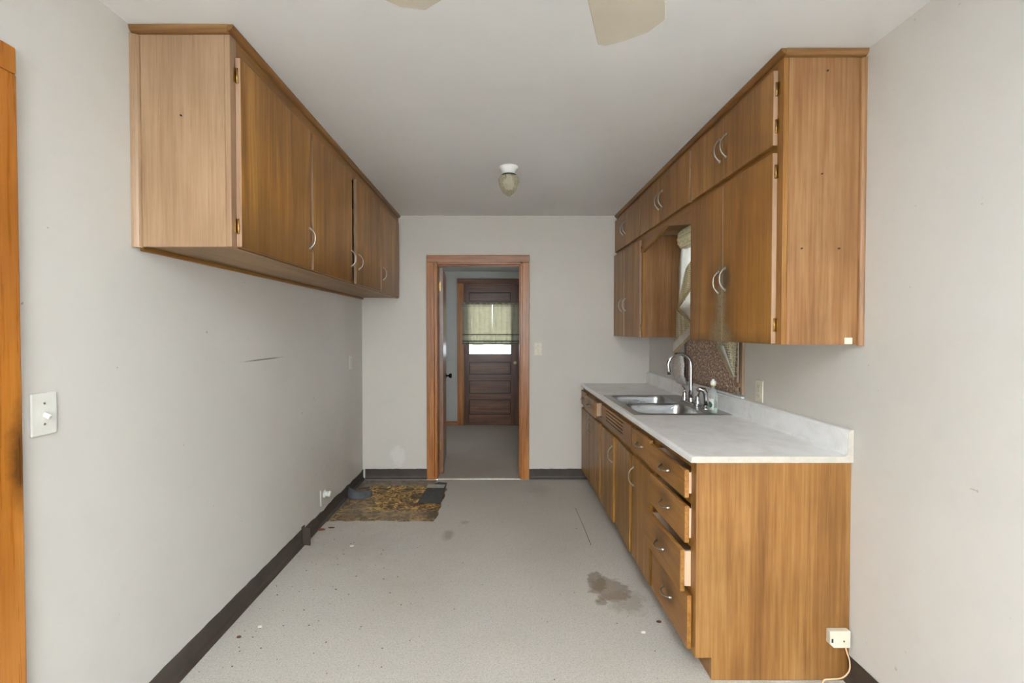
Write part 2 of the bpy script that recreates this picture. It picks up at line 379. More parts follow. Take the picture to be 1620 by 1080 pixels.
def fabric(name, rgb, trans=.35, holes=0, extra=None, hscale=70):
    m = NT(name); o = m.obj(); c = lin(rgb)
    n = m.noise(m.mapp(o, (1, 260, 30)), 1, 2); n2 = m.noise(o, 14, 3)
    col = m.ramp(m.math('ADD', m.math('MULTIPLY', n, .4), m.math('MULTIPLY', n2, .6)), [(.3, tuple(x*.8 for x in c[:3])+(1,)), (.7, c)])
    vfac = None
    if holes:
        vo = m.n('TexVoronoi', dict(feature='DISTANCE_TO_EDGE'), Vector=o, Scale=hscale, Randomness=.25).outputs[0]
        vfac = m.rng(vo, .12, .2, 0, holes)
        col = m.mix(m.rng(vo, .1, .22, 0, .55), col, lin(tuple(x*.62 for x in rgb)))
    if extra: col = extra(m, col)
    di = m.n('BsdfDiffuse', None, Color=col); tl = m.n('BsdfTranslucent', None, Color=col)
    sh = m.n('MixShader', None, _0=trans, _1=di.outputs[0], _2=tl.outputs[0]).outputs[0]
    if vfac is not None:
        sh = m.n('MixShader', None, _0=vfac, _1=sh, _2=m.n('BsdfTransparent').outputs[0]).outputs[0]
    m.t.links.new(sh, m.out.inputs[0]); return m.m
M_LACE = fabric('ecru_crochet_lace', (246, 238, 210), .45, .2)
M_LINING = fabric('cream_cotton', (252, 250, 244), .55)
M_FRINGE = fabric('ecru_fringe', (214, 198, 160), .3)
def plaid(m, col):
    s = m.n('SeparateXYZ', None, Vector=m.obj()).outputs[2]
    for z0, h, a in ((.155, .009, .75), (.135, .004, .35), (.055, .012, .8), (.022, .009, .8), (.60, .006, .5), (.575, .006, .35)):
        k = m.rng(m.math('ABSOLUTE', m.math('SUBTRACT', s, z0)), h, h*.6, 0, a)
        col = m.mix(k, col, lin((64, 72, 66)))
    return col
M_GAUZE = fabric('pale_green_gauze', (226, 220, 200), .6, 0, plaid)

# ================================================================== SETTING
# floor: one continuous carpet with a torn-out corner where old linoleum shows
edge = []
for i in range(11): edge.append((-.476+random.uniform(-.016, .016)-(0.02 if i < 2 else 0), 4.31-(4.31-3.50)*i/10))
near = [(-.50-(1.26-.50)*i/12, 3.455+random.uniform(-.010, .010)) for i in range(13)]
poly = [(XL, YR), (XR, YR), (XR, YB+.06), (-.60, YB+.06), (-.60, 4.345)]+edge+near+[(XL, 3.44)]
tag(MB().prism(poly, 'z', -.012, 0).build('floor', M_CARPET), 'worn light grey looped carpet covering the kitchen floor', kind='structure')
tag(bx('floor_underlay', M_SUB, None, XL, -.40, 3.36, YB, -.03, -.0105), 'dusty grey subfloor bared along the torn carpet', kind='structure')
tag(bx('floor_hall', M_CARPET2, None, -1.6, 1.3, YB+.06, YF, -.012, 0), 'darker grey carpet of the room beyond the doorway', kind='structure')
tag(bx('ceiling', M_CEIL, None, XL-.1, XR+.2, YR-.1, YB+.1, ZC, ZC+.1), 'off white painted kitchen ceiling', kind='structure')
tag(bx('ceiling_hall', M_WH, None, -1.7, 1.4, YB+.12, YF+.1, ZH, ZH+.1), 'low ceiling of the room beyond the doorway', kind='structure')
# walls
DW0, DW1, DWZ = -.615, .215, 2.07         # doorway in the back wall
w = MB(); w.box(XL-.12, DW0, YB, YB+.12, -.03, ZC); w.box(DW1, XR+.15, YB, YB+.12, -.03, ZC); w.box(DW0, DW1, YB, YB+.12, DWZ, ZC)
tag(w.build('wall_back', M_WB), 'off white wall with the wooden doorway', kind='structure')
LD0, LD1 = .37, 1.185                      # doorway in the left wall beside the camera
w = MB(); w.box(XL-.12, XL, LD1, YB, -.03, ZC); w.box(XL-.12, XL, YR, LD0, -.03, ZC); w.box(XL-.12, XL, LD0, LD1, 2.11, ZC)
tag(w.build('wall_left', M_WL), 'off white left wall with scuffs and a long scratch', kind='structure')
WY0, WY1, WZ0, WZ1 = 2.735, 3.60, 1.055, 2.13   # window over the sink
SY0, SY1, SZ0, SZ1 = -2.7, -1.5, 1.0, 2.1      # side window behind the camera
w = MB()
for a, b, c0, d in ((WY1, YB, -.03, ZC), (SY1, WY0, -.03, ZC), (YR, SY0, -.03, ZC), (WY0, WY1, -.03, WZ0), (WY0, WY1, WZ1, ZC), (SY0, SY1, -.03, SZ0), (SY0, SY1, SZ1, ZC)):
    w.box(XR, XR+.14, a, b, c0, d)
tag(w.build('wall_right', M_WR), 'off white right wall behind the counter', kind='structure')
RX0, RX1, RZ0, RZ1 = -1.05, 1.15, .70, 2.30
w = MB(); w.box(XL-.1, RX0, YR-.12, YR, -.03, ZC); w.box(RX1, XR+.1, YR-.12, YR, -.03, ZC); w.box(RX0, RX1, YR-.12, YR, -.03, RZ0); w.box(RX0, RX1, YR-.12, YR, RZ1, ZC)
tag(w.build('wall_front', M_WB), 'off white wall with a wide window behind the viewer', kind='structure')
# hall walls
FD0, FD1, FDZ = -.545, .30, 2.115
w = MB(); w.box(-1.7, FD0-.015, YF, YF+.12, -.03, ZH); w.box(FD1+.015, 1.4, YF, YF+.12, -.03, ZH); w.box(FD0-.015, FD1+.015, YF, YF+.12, FDZ, ZH)
tag(w.build('wall_hall_back', M_WH), 'grey white far wall around the dark panelled door', kind='structure')
tag(bx('wall_hall_left', M_WH, None, -1.7, -1.6, YB+.12, YF, -.03, ZH), 'left wall of the room beyond the doorway', kind='structure')
HWY0, HWY1, HWZ0, HWZ1 = 5.3, 6.3, 1.0, 2.0
w = MB()
for a, b, c0, d in ((YB+.12, HWY0, -.03, ZH), (HWY1, YF, -.03, ZH), (HWY0, HWY1, -.03, HWZ0), (HWY0, HWY1, HWZ1, ZH)): w.box(1.3, 1.42, a, b, c0, d)
tag(w.build('wall_hall_right', M_WH), 'right wall of the room beyond the doorway', kind='structure')

def window(name, label, axis, pos, a0, a1, z0, z1, th, mull=1):
    """plain sash window: frame bars and glass in a wall opening; axis = wall normal"""
    t = thing(name, (pos, (a0+a1)/2, z0) if axis == 'x' else ((a0+a1)/2, pos, z0), label, kind='structure')
    def b(nm, mt, u0, u1, p0, p1, w0, w1, bev=.003):
        if axis == 'x': return bx(nm, mt, t, p0, p1, u0, u1, w0, w1, bevel=bev)
        return bx(nm, mt, t, u0, u1, p0, p1, w0, w1, bevel=bev)
    f = .045; p0, p1 = pos-th/2, pos+th/2
    b('window_frame', M_WHITEP, a0, a0+f, p0, p1, z0, z1); b('window_frame', M_WHITEP, a1-f, a1, p0, p1, z0, z1)
    b('window_frame', M_WHITEP, a0+f, a1-f, p0, p1, z0, z0+f); b('window_frame', M_WHITEP, a0+f, a1-f, p0, p1, z1-f, z1)
    for i in range(1, mull+1):
        u = a0+(a1-a0)*i/(mull+1); b('mullion', M_WHITEP, u-.02, u+.02, p0, p1, z0+f, z1-f)
    b('window_pane', M_GLASS, a0+f, a1-f, pos-.003, pos+.003, z0+f, z1-f, 0)
    return t
window('window_2', 'wide white framed window behind the viewer', 'y', YR-.06, RX0, RX1, RZ0, RZ1, .06, 2)
window('window_3', 'white framed side window behind the viewer', 'x', XR+.07, SY0, SY1, SZ0, SZ1, .06, 1)
window('added_hall_window', 'unseen side window added to brighten the room beyond the doorway', 'x', 1.36, HWY0, HWY1, HWZ0, HWZ1, .06, 1)  # unseen hall window, added so daylight lifts the dim room

# casing of the doorway
t = thing('trim_1', (-.2, YB, 0), 'orange brown wooden casing around the open doorway', kind='structure')
bx('casing', M_TRIM, t, -.70, -.628, YB-.022, YB-.0005, 0, 2.058, bevel=.004)
bx('casing', M_TRIM, t, .203, .272, YB-.022, YB-.0005, 0, 2.058, bevel=.004)
bx('casing', M_TRIMH, t, -.70, .272, YB-.022, YB-.0005, 2.0585, 2.128, bevel=.004)
bx('jamb', M_TRIM, t, -.628, -.600, YB-.010, YB+.13, 0, 2.052, bevel=.003)
bx('jamb', M_TRIM, t, .188, .2145, YB-.010, YB+.13, 0, 2.052, bevel=.003)
bx('head_jamb', M_TRIMH, t, -.600, .188, YB-.010, YB+.13, 2.04, 2.066, bevel=.003)
bx('door_stop', M_TRIM, t, .178, .188, YB+.03, YB+.07, 0, 2.04, bevel=.002)
bx('door_stop', M_TRIMH, t, -.600, .178, YB+.03, YB+.07, 2.03, 2.04, bevel=.002)
t = MB().box(-.60, .19, YB-.018, YB+.018, 0, .006).build('trim_2', M_ALU, None, .003)
tag(t, 'thin pale metal threshold strip across the doorway', kind='structure')
# casing at the left edge of the picture
t = thing('trim_3', (XL, .78, 0), 'bright orange wooden door casing on the left wall beside the light switch', kind='structure')
bx('casing', M_TRIML, t, XL+.0005, XL+.022, 1.185, 1.262, 0, 2.10, bevel=.004)
bx('casing', M_TRIML, t, XL+.0005, XL+.022, .29, .367, 0, 2.10, bevel=.004)
bx('casing', M_TRIML, t, XL+.0005, XL+.022, .29, 1.262, 2.1005, 2.172, bevel=.004)
t = thing('door_3', (XL-.06, .78, 0), 'closed wooden door in the left wall', kind='structure')
bx('door_slab', M_DOOR1, t, XL-.09, XL-.05, LD0+.003, LD1-.003, .01, 2.10, bevel=.003)
MB().lathe([(0, .07), (.02, .068), (.028, .05), (.022, .03), (.01, .02), (.01, 0), (.026, 0)], (XL-.05, .45, .95), 16, 'x').build('door_knob', M_KNOBD, t)

# interior door standing open into the hall
HX, HY = -.598, YB+.135
t = thing('door_1', (HX, HY, 0), 'brown wooden interior door standing open seen almost edge on', kind='structure')
ang = R(4.5)
def d1(name, mat, dims, bev=.002, par=None):
    return MB().box(*dims).rot((HX, HY, 0), 'Z', ang).build(name, mat, par or t, bev)
d1('door_slab', M_DOOR1, (HX, HX+.036, HY, HY+.77, .012, 2.03))
for z in (1.80, .24):
    h = d1('hinge', M_BRASS, (HX-.004, HX+.012, HY-.006, HY-.0005, z, z+.09), .001)
    MB().tube([(HX-.004, HY-.008, z-.004), (HX-.004, HY-.008, z+.094)], .006, 8).rot((HX, HY, 0), 'Z', ang).build('hinge_pin', M_BRASS, h)
k = MB().lathe([(.028, 0), (.028, .005), (.010, .008), (.009, .03), (.020, .036), (.028, .05), (.024, .064), (0, .068)], (HX+.036, HY+.70, .905), 18, 'x').rot((HX, HY, 0), 'Z', ang).build('door_knob', M_KNOBD, t)

# far exterior door with curtained glass
YD = YF+.004
t = thing('door_2', (-.12, YD, 0), 'dark brown panelled door with curtained window at the far end', kind='structure')
bx('stile', M_DDARK, t, FD0+.012, -.470, YD, YD+.045, .012, 2.0975, bevel=.002)
bx('stile', M_DDARK, t, .152, FD1-.012, YD, YD+.045, .012, 2.0975, bevel=.002)
zs = [(.012, .155), (.385, .470), (.670, .755), (.945, 1.062), (1.80, 1.845), (1.985, 2.0975)]
for z0, z1 in zs: bx('rail', M_DDARKX, t, -.470, .152, YD, YD+.045, z0, z1, bevel=.002)
for z0, z1 in ((.155, .385), (.470, .670), (.755, .945), (1.845, 1.985)):
    bx('panel', M_DDARKX, t, -.474, .156, YD+.016, YD+.03, z0-.004, z1+.004)
    p = MB(); e = .014
    p.prism([(-.470, z0), (.152, z0), (.152-e, z0+e), (-.470+e, z0+e)], 'y', YD+.006, YD+.0165)
    p.prism([(-.470, z1), (.152, z1), (.152-e, z1-e), (-.470+e, z1-e)], 'y', YD+.006, YD+.0165)
    p.prism([(-.470, z0), (-.470+e, z0+e), (-.470+e, z1-e), (-.470, z1)], 'y', YD+.006, YD+.0165); p.prism([(.152, z0), (.152-e, z0+e), (.152-e, z1-e), (.152, z1)], 'y', YD+.006, YD+.0165)
    p.build('panel_moulding', M_DMOULD, t)
bx('glass_pane', M_GLASS, t, -.474, .156, YD+.02, YD+.026, 1.058, 1.804)
MB().lathe([(.030, 0), (.030, -.006), (.011, -.010), (.010, -.03), (.022, -.036), (.030, -.05), (.026, -.062), (0, -.068)], (.217, YD, .93), 18, 'y').build('door_knob', M_KNOB, t)
t = thing('trim_4', (-.12, YF, 0), 'dark brown casing around the far panelled door', kind='structure')
bx('casing', M_TRIM, t, FD0-.10, FD0-.001, YF-.022, YF-.0005, 0, 2.115, bevel=.004)
bx('casing', M_TRIM, t, FD1+.001, FD1+.10, YF-.022, YF-.0005, 0, 2.115, bevel=.004)
bx('casing', M_DDARKX, t, FD0-.10, FD1+.10, YF-.022, YF-.0005, 2.1155, 2.185, bevel=.004)
bx('head_jamb', M_DDARKX, t, FD0+.0112, FD1-.0112, YF-.012, YF+.1, 2.098, 2.1148)
bx('door_sill', M_DDARKX, t, FD0+.0112, FD1-.0112, YF-.012, YF+.1, .0005, .0115)
bx('jamb', M_DDARK, t, FD0-.014, FD0+.011, YF-.012, YF+.1, 0, 2.113); bx('jamb', M_DDARK, t, FD1-.011, FD1+.014, YF-.012, YF+.1, 0, 2.113)
tag(bx('baseboard_hall', M_TRIMH, None, -1.6, FD0-.101, YF-.016, YF-.0005, 0, .06, bevel=.003), 'low brown wooden baseboard beside the far door', kind='structure')

# baseboards of dark vinyl
def cove(y0, y1, x, sgn, h, jag=0., n=40):
    b = MB(); vs = []
    for i in range(n+1):
        y = y0+(y1-y0)*i/n; hh = h+(random.uniform(-jag, jag) if jag else 0)
        for dx, z in ((.0008, 0), (.022, 0), (.020, .006), (.009, .016), (.006, .03), (.006, hh), (.0008, hh)):
            vs.append((x+sgn*dx, y, z))
    m_ = 7; fs = [(i*m_+k, i*m_+(k+1) % m_, (i+1)*m_+(k+1) % m_, (i+1)*m_+k) for i in range(n) for k in range(m_)]
    fs += [list(range(m_)), list(range(n*m_, n*m_+m_))[::-1]]
    return b.add(vs, fs)
tag(cove(1.262, 3.07, XL, 1, .105, .0025).build('baseboard_left', M_VINYL), 'dark brown vinyl baseboard along the left wall', kind='structure')
tag(cove(3.075, YB-.004, XL, 1, .090, .009, 18).build('baseboard_left_torn', M_VINYL), 'ragged torn dark baseboard beside the linoleum patch', kind='structure')
tag(cove(YR, .29, XL, 1, .105).build('baseboard_left_rear', M_VINYL), 'dark vinyl baseboard behind the viewer', kind='structure')
tag(cove(YR, 1.895, XR, -1, .105, .001).build('baseboard_right', M_VINYL), 'dark vinyl baseboard along the right wall before the base cabinet', kind='structure')
def cove_back(x0, x1, name, label):
    b = cove(x0, x1, 0, 1, .098, .002, 20); b.v = [Vector((v.y, YB-v.x, v.z-.0)) for v in b.v]
    tag(b.build(name, M_VINYL), label, kind='structure')
cove_back(XL+.024, -.7005, 'baseboard_back_left', 'dark vinyl baseboard on the back wall left of the doorway')
cove_back(.2725, .86, 'baseboard_back_right', 'dark vinyl baseboard on the back wall right of the doorway')
# ================================================================== hardware helpers
def pull(c, along, out, parent, L=.098, h=.027, mat=None):
    """bow handle: feet on the surface at c -/+ L/2 along, arching outward"""
    c = Vector(c); a = Vector(along); n = Vector(out); pts = []; rs = []
    for i in range(15):
        q = -1+2*i/14
        pts.append(c + a*(q*L/2) + n*(h*(1-abs(q)**2.6)+.002)); rs.append(  .0044 if abs(q) < .8 else .0044+.0035*(abs(q)-.8)/.2)
    b = MB().tube(pts, rs, 8, True, .8)
    for q in (-1, 1): b.tube([c+a*(q*L/2), c+a*(q*L/2)+n*.006], [.0085, .007], 10)
    return b.build('handle', mat or M_PULL, parent)
def hinge(x, y, z, sgn, parent, L=.05):
    """butt hinge on the face frame at the edge of an overlay door (door faces sgn*x)"""
    b = MB().box(x, x+sgn*.003, y-.011, y+.004, z-L/2, z+L/2); b.tube([(x+sgn*.010, y, z-L/2-.004), (x+sgn*.010, y, z+L/2+.004)], .0045, 8)
    return b.build('hinge', M_BRASS, parent)

# ================================================================== LEFT WALL CABINET
XF = -.968; CY0, CZ0 = 1.69, 1.720; DT = .019
t = thing('wall_cabinet', (-1.14, 3.06, CZ0), 'long four door wooden wall cabinet on the left wall', 'cabinet')
G = .0006
bx('end_panel', M_WENDL, t, XL+G, XF-.020, CY0, CY0+.018, CZ0, ZC-.001)
bx('bottom_panel', M_UNDER, t, XL+G, XF-.020, CY0+.0185, YB-G, CZ0+.006, CZ0+.022)
bx('back_cleat', M_WRAIL, t, XL+G, XL+.016, CY0+.019, YB-G, CZ0-.012, CZ0+.0055, bevel=.003)
bx('stile', M_WENDL, t, XF-.0195, XF, CY0, CY0+.040, CZ0, ZC-.001, bevel=.0015)
for y0, y1 in ((2.34, 2.42), (3.69, 3.76), (4.385, YB-G)): bx('stile', M_WFRAME, t, XF-.0195, XF, y0, y1, CZ0+.0305, 2.3995)
bx('rail', M_WRAIL, t, XF-.0195, XF, CY0+.0405, YB-G, 2.40, ZC-.001); bx('rail', M_WRAIL, t, XF-.0195, XF, CY0+.0405, YB-G, CZ0, CZ0+.030)
def qround(r, n=5): return [(0, 0)]+[(r*math.cos(a), -r*math.sin(a)) for a in [PI/2*i/n for i in range(n+1)]]
def crown(t, x, sgn, y0, y1, xw, mat):
    pr = [(x+sgn*(G+p[0]*1.0), ZC-.001+p[1]) for p in qround(.022)]
    MB().prism(pr, 'y', y0-.020, y1).build('crown_strip', M_CROWN, t)
    pe = [(y0-G-p[0]*.9, ZC-.0012+p[1]) for p in qround(.024)]
    MB().prism(pe, 'x', xw, x+sgn*.002).build('crown_strip', mat, t)
crown(t, XF, 1, CY0, YB-G, XL+G, M_CROWNX)
pv = [(XL+G+p[0]*.9, CY0-G+p[1]*.6) for p in qround(.030)]
MB().prism(pv, 'z', CZ0-.004, ZC-.03).build('scribe_strip', M_WENDL, t)
MB().tube([(on_y(287, 183, CY0).x, CY0, on_y(287, 183, CY0).z), (on_y(287, 183, CY0).x, CY0-.006, on_y(287, 183, CY0).z)], .0028, 8).build('nail', M_SLOT, t)
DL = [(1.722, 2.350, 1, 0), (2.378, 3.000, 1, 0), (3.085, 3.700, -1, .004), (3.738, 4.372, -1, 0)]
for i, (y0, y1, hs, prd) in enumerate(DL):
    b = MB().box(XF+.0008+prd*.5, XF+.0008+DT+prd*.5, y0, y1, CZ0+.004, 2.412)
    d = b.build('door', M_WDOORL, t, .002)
    bx('edge_band', M_WEDGE, d, XF+.0012+prd*.5, XF+DT+prd*.5, y0-.0009, y0-.0001, CZ0+.006, 2.410)
    yh = y1-.022 if hs > 0 else y0+.045
    pull((XF+.0008+DT+prd*.5, yh, 1.875), (0, 0, 1), (1, 0, 0), d)
    he = y0 if hs > 0 else y1
    for z in (1.80, 2.345):
        q = MB().box(XF+.0005, XF+.003, he-hs*.013, he-hs*.001, z-.025, z+.025); q.tube([(XF+.008, he-hs*.002, z-.027), (XF+.008, he-hs*.002, z+.027)], .0045, 8)
        q.build('hinge', M_BRASS, d)

# ================================================================== RIGHT WALL CABINET
XF2 = 1.098; RY0, RZ = 1.83, 1.363
t = thing('wall_cabinet', (1.25, 3.1, 1.36), 'right wooden wall cabinet with upper doors bridging over the sink window', 'cabinet')
rt = t
def endp(name, mat, y0, y1, z0, z1): return bx(name, mat, t, XF2+.020, XR-G, y0, y1, z0, z1)
endp('end_panel', M_WEND, RY0, RY0+.018, RZ, ZC-.001)
endp('side_panel', M_WEND, 2.645, 2.663, RZ, 2.149)
endp('side_panel', M_WEND, 3.63, 3.648, RZ, 2.149)
endp('bottom_panel', M_UNDER, RY0+.0185, 2.6445, RZ+.004, RZ+.02)
endp('bottom_panel', M_UNDER, 3.6485, YB-G, RZ+.004, RZ+.02)
endp('shelf_panel', M_UNDER, RY0+.0185, YB-G, 2.1495, 2.168)
bx('stile', M_WFRAME, t, XF2, XF2+.0195, RY0, RY0+.040, RZ, ZC-.001, bevel=.0015)
bx('stile', M_WFRAME, t, XF2, XF2+.0195, 2.627, 2.670, RZ, 2.1115); bx('stile', M_WFRAME, t, XF2, XF2+.0195, 3.625, 3.665, RZ, 2.1115)
bx('stile', M_WFRAME, t, XF2, XF2+.0195, YB-.05, YB-G, RZ, 2.1115)
for y0, y1 in ((2.640, 2.70), (3.61, 3.67), (YB-.05, YB-G)): bx('stile', M_WFRAME, t, XF2, XF2+.0195, y0, y1, 2.1705, 2.4295)
bx('rail', M_WRAIL, t, XF2, XF2+.0195, RY0+.0405, YB-G, 2.43, ZC-.001)
bx('rail', M_WRAIL, t, XF2, XF2+.0195, RY0+.0405, YB-G, 2.112, 2.170)
bx('rail', M_WRAIL, t, XF2, XF2+.0195, RY0+.0405, 2.6265, RZ, RZ+.03); bx('rail', M_WRAIL, t, XF2, XF2+.0195, 3.6655, YB-.0505, RZ, RZ+.03)
MB().prism([(2.6705, 2.1115), (2.6705, 2.022), (3.11, 2.1115)], 'x', XF2, XF2+.0185).build('valance', M_WRAIL, t)
MB().prism([(3.12, 2.1115), (3.6245, 2.02), (3.6245, 2.1115)], 'x', XF2, XF2+.0185).build('valance', M_WRAIL, t)
crown(t, XF2, -1, RY0, YB-G, XR-G, M_CROWNX)
pv = [(XR-G-p[0]*.8, RY0-G+p[1]*.6) for p in qround(.024)]
MB().prism(pv, 'z', RZ-.004, ZC-.03).build('scribe_strip', M_WEND, t)
for px_, py_ in ((1309, 112), (1300, 275), (1268, 393), (1327, 393)):
    p = on_y(px_, py_, RY0); MB().tube([(p.x, RY0, p.z), (p.x, RY0-.005, p.z)], .003, 8).build('nail', M_SLOT, t)
p = on_y(1336, 534, RY0); q = on_y(1348, 544, RY0)
bx('paper_sticker', M_IVORY, t, p.x, q.x, RY0-.0012, RY0-.0004, q.z, p.z)['label'] = 'small cream paper sticker'
def rdoor(y0, y1, z0, z1, hy, hz, hin, mat=M_WDOOR, hz2=None, out=0., tilt=0.):
    """overlay door facing -x"""
    x1 = XF2-.0008-out; b = MB().box(x1-DT, x1, y0, y1, z0, z1)
    piv = (x1, y0 if hin < 0 else y1, 0)
    if tilt: b.rot(piv, 'Z', tilt)
    d = b.build('door', mat, t, .002)
    bx('edge_band', M_WEDGE, d, x1-DT+.001, x1-.001, y0-.0009, y0-.0001, z0+.002, z1-.002)
    xs = x1-DT-(abs(math.sin(tilt))*abs(hy-piv[1]) if tilt else 0)
    pull((xs, hy, hz), (0, 0, 1), (-1, 0, 0), d, .105)
    he = y0 if hin < 0 else y1
    for z in hz2 or (z0+.075, z1-.075):
        q = MB().box(XF2-.0030, XF2-.0005, he+hin*.001, he+hin*.014, z-.025, z+.025); q.tube([(XF2-.008, he+hin*.002, z-.027), (XF2-.008, he+hin*.002, z+.027)], .0045, 8)
        q.build('hinge', M_BRASS, d)
    return d
rdoor(1.866, 2.278, 2.150, 2.445, 2.250, 2.300, -1); rdoor(2.284, 2.664, 2.150, 2.445, 2.313, 2.300, 1)
rdoor(2.690, 3.164, 2.150, 2.445, 3.134, 2.295, -1); rdoor(3.172, 3.625, 2.150, 2.445, 3.204, 2.295, 1)
rdoor(3.655, 4.085, 2.150, 2.445, 4.050, 2.305, -1); rdoor(4.093, 4.428, 2.150, 2.445, 4.126, 2.305, 1)
d = rdoor(1.866, 2.278, RZ+.002, 2.122, 2.248, 1.665, -1, M_WWORN); rdoor(2.284, 2.664, RZ+.002, 2.122, 2.315, 1.655, 1, M_WWORN)
rdoor(3.645, 4.070, RZ+.002, 2.118, 4.042, 1.640, -1); rdoor(4.094, 4.428, RZ+.002, 2.118, 4.140, 1.640, 1, out=.008)

# ================================================================== BASE CABINET
XB = .788; BY0 = 1.872; BZ1 = .888
t = thing('base_cabinet', (1.1, 3.16, 0), 'long wooden base cabinet with drawers and doors under the white counter', 'cabinet')
MB().prism([(XB, .092), (XB+.066, .092), (XB+.066, .001), (XR-.001, .001), (XR-.001, BZ1), (XB, BZ1)], 'y', BY0, BY0+.018).build('end_panel', M_WENDB, t, .0015)
bx('toe_kick', M_WRAIL, t, XB+.068, XB+.084, BY0+.0185, YB-.002, .001, .0915)
bx('bottom_panel', M_UNDER, t, XB+.0205, XR-.03, BY0+.0185, YB-.002, .092, .108)
bx('back_panel', M_UNDER, t, XR-.012, XR-.002, BY0+.0185, YB-.002, .1085, BZ1-.002)
bx('partition', M_UNDER, t, XB+.0205, XR-.03, 2.375, 2.391, .1085, BZ1-.002)
for y0, y1 in ((BY0+.0185, 1.925), (2.345, 2.40), (2.70, 2.765), (3.545, 3.63), (4.40, YB-.002)): bx('stile', M_WFRAME, t, XB, XB+.0195, y0, y1, .092, BZ1)
def rails(y0, y1, zz):
    for z0, z1 in zz: bx('rail', M_WRAIL, t, XB, XB+.0195, y0+.0005, y1-.0005, z0, z1)
rails(1.925, 2.345, ((.855, BZ1), (.700, .745), (.52, .56), (.32, .36), (.092, .115)))
for a in ((2.40, 2.70), (2.765, 3.545), (3.63, 4.40)): rails(a[0], a[1], ((.855, BZ1), (.675, .735), (.092, .115)))
def drawer(y0, y1, z0, z1, out, handle=True, mat=M_WDRAW, body=True, tilt=0):
    x1 = XB-.0008-out
    b = MB().box(x1-DT, x1, y0, y1, z0, z1)
    if tilt: b.rot((x1, (y0+y1)/2, z0), 'Z', tilt)
    d = b.build('drawer', mat, t, .003)
    if handle: pull((x1-DT, (y0+y1)/2, (z0+z1)/2+.003), (0, 1, 0), (-1, 0, -.25), d, .095, .026)
    if body:
        q = MB(); q.box(x1, x1+.40, y0+.020, y0+.032, z0+.012, z1-.016); q.box(x1, x1+.40, y1-.032, y1-.020, z0+.012, z1-.016)
        q.box(x1, x1+.40, y0+.032, y1-.032, z0+.012, z0+.02); q.build('drawer_box', M_WRAW, d)
    return d
drawer(1.902, 2.352, .733, .848, .016); drawer(1.902, 2.352, .548, .700, .014)
drawer(1.902, 2.362, .347, .520, .034, tilt=R(.6)); drawer(1.902, 2.352, .108, .330, .002)
drawer(2.388, 2.722, .724, .855, .003); drawer(3.690, 4.130, .724, .855, .026); drawer(4.152, 4.425, .724, .855, .003)
# slotted false front before the sink
ff = MB(); ys0, ys1 = 2.742, 3.545; x1 = XB-.0008
sl = [(.766, .0035), (.789, .0035), (.812, .0035), (.835, .0035)]; zc = [.724]
for z, h in sl: zc += [z-h, z+h]
zc.append(.855)
sa, sb = 2.93, 3.40
ff.box(x1-DT, x1, ys0, sa, .724, .855); ff.box(x1-DT, x1, sb, ys1, .724, .855)
for i in range(0, len(zc), 2): ff.box(x1-DT, x1, sa, sb, zc[i], zc[i+1])
d = ff.build('slotted_front', M_WRAIL, t); bx('slot_backing', M_SLOT, d, x1-.004, x1-.001, sa, sb, .73, .85)
def bdoor(y0, y1, hy, hz, hin, mat=M_WBASE, z0=.100, z1=.690, tilt=0., out=0.):
    x1 = XB-.0008-out; b = MB().box(x1-DT, x1, y0, y1, z0, z1); piv = (x1, y0 if hin < 0 else y1, 0)
    if tilt: b.rot(piv, 'Z', tilt)
    d = b.build('door', mat, t, .003)
    if hy:
        xs = x1-DT-abs(math.sin(tilt))*abs(hy-piv[1]); pull((xs, hy, hz), (0, 0, 1), (-1, 0, 0), d, .105)
    return d
bdoor(2.392, 2.718, 2.690, .575, -1)
bdoor(2.765, 3.175, 3.135, .585, -1, tilt=-R(2.2), out=.003)
bdoor(3.185, 3.570, None, 0, 1)
bdoor(3.612, 4.015, 3.985, .59, -1); bdoor(4.022, 4.425, 4.055, .59, 1)

# ================================================================== COUNTERTOP
CX0, CY_0, CT, CBOT = .762, 1.862, .915, .889
SX0, SX1, SYa, SYb = .812, 1.352, 2.80, 3.585      # cut-out
t = thing('countertop', (1.09, 3.15, CBOT), 'white laminate countertop with raised backsplash over the base cabinet', 'countertop')
c = MB()
rr = .014; pr = [(.80, CBOT), (CX0, CBOT), (CX0, CT-rr)]+[(CX0+rr-rr*math.cos(a), CT-rr+rr*math.sin(a)) for a in [PI/2*i/5 for i in range(1, 6)]]+[(.80, CT)]
c.prism(pr, 'y', CY_0, YB-.001)
c.box(.80, SX0, CY_0, YB-.001, CBOT, CT); c.box(SX1, XR-.001, CY_0, YB-.001, CBOT, CT)
c.box(SX0, SX1, CY_0, SYa, CBOT, CT); c.box(SX0, SX1, SYb, YB-.001, CBOT, CT)
c.build('slab', M_COUNT, t)
xs = XR-.024
pb = [(XR-.001, CT+.0003), (xs-.014, CT+.0003), (xs-.004, CT+.004), (xs, CT+.014), (xs, CT+.095), (xs+.006, CT+.104), (XR-.001, CT+.106)]
MB().prism(pb, 'y', CY_0, YB-.001).build('backsplash', M_COUNT, t)
MB().prism([(p[0], p[1]) for p in pr], 'y', CY_0-.0008, CY_0-.0001).build('edge_strip', M_EDGE, t)
bx('edge_strip', M_EDGE, t, .80, XR-.001, CY_0-.0008, CY_0-.0001, CBOT, CT)
MB().prism(pb, 'y', CY_0-.0008, CY_0-.0001).build('edge_strip', M_EDGE, t)

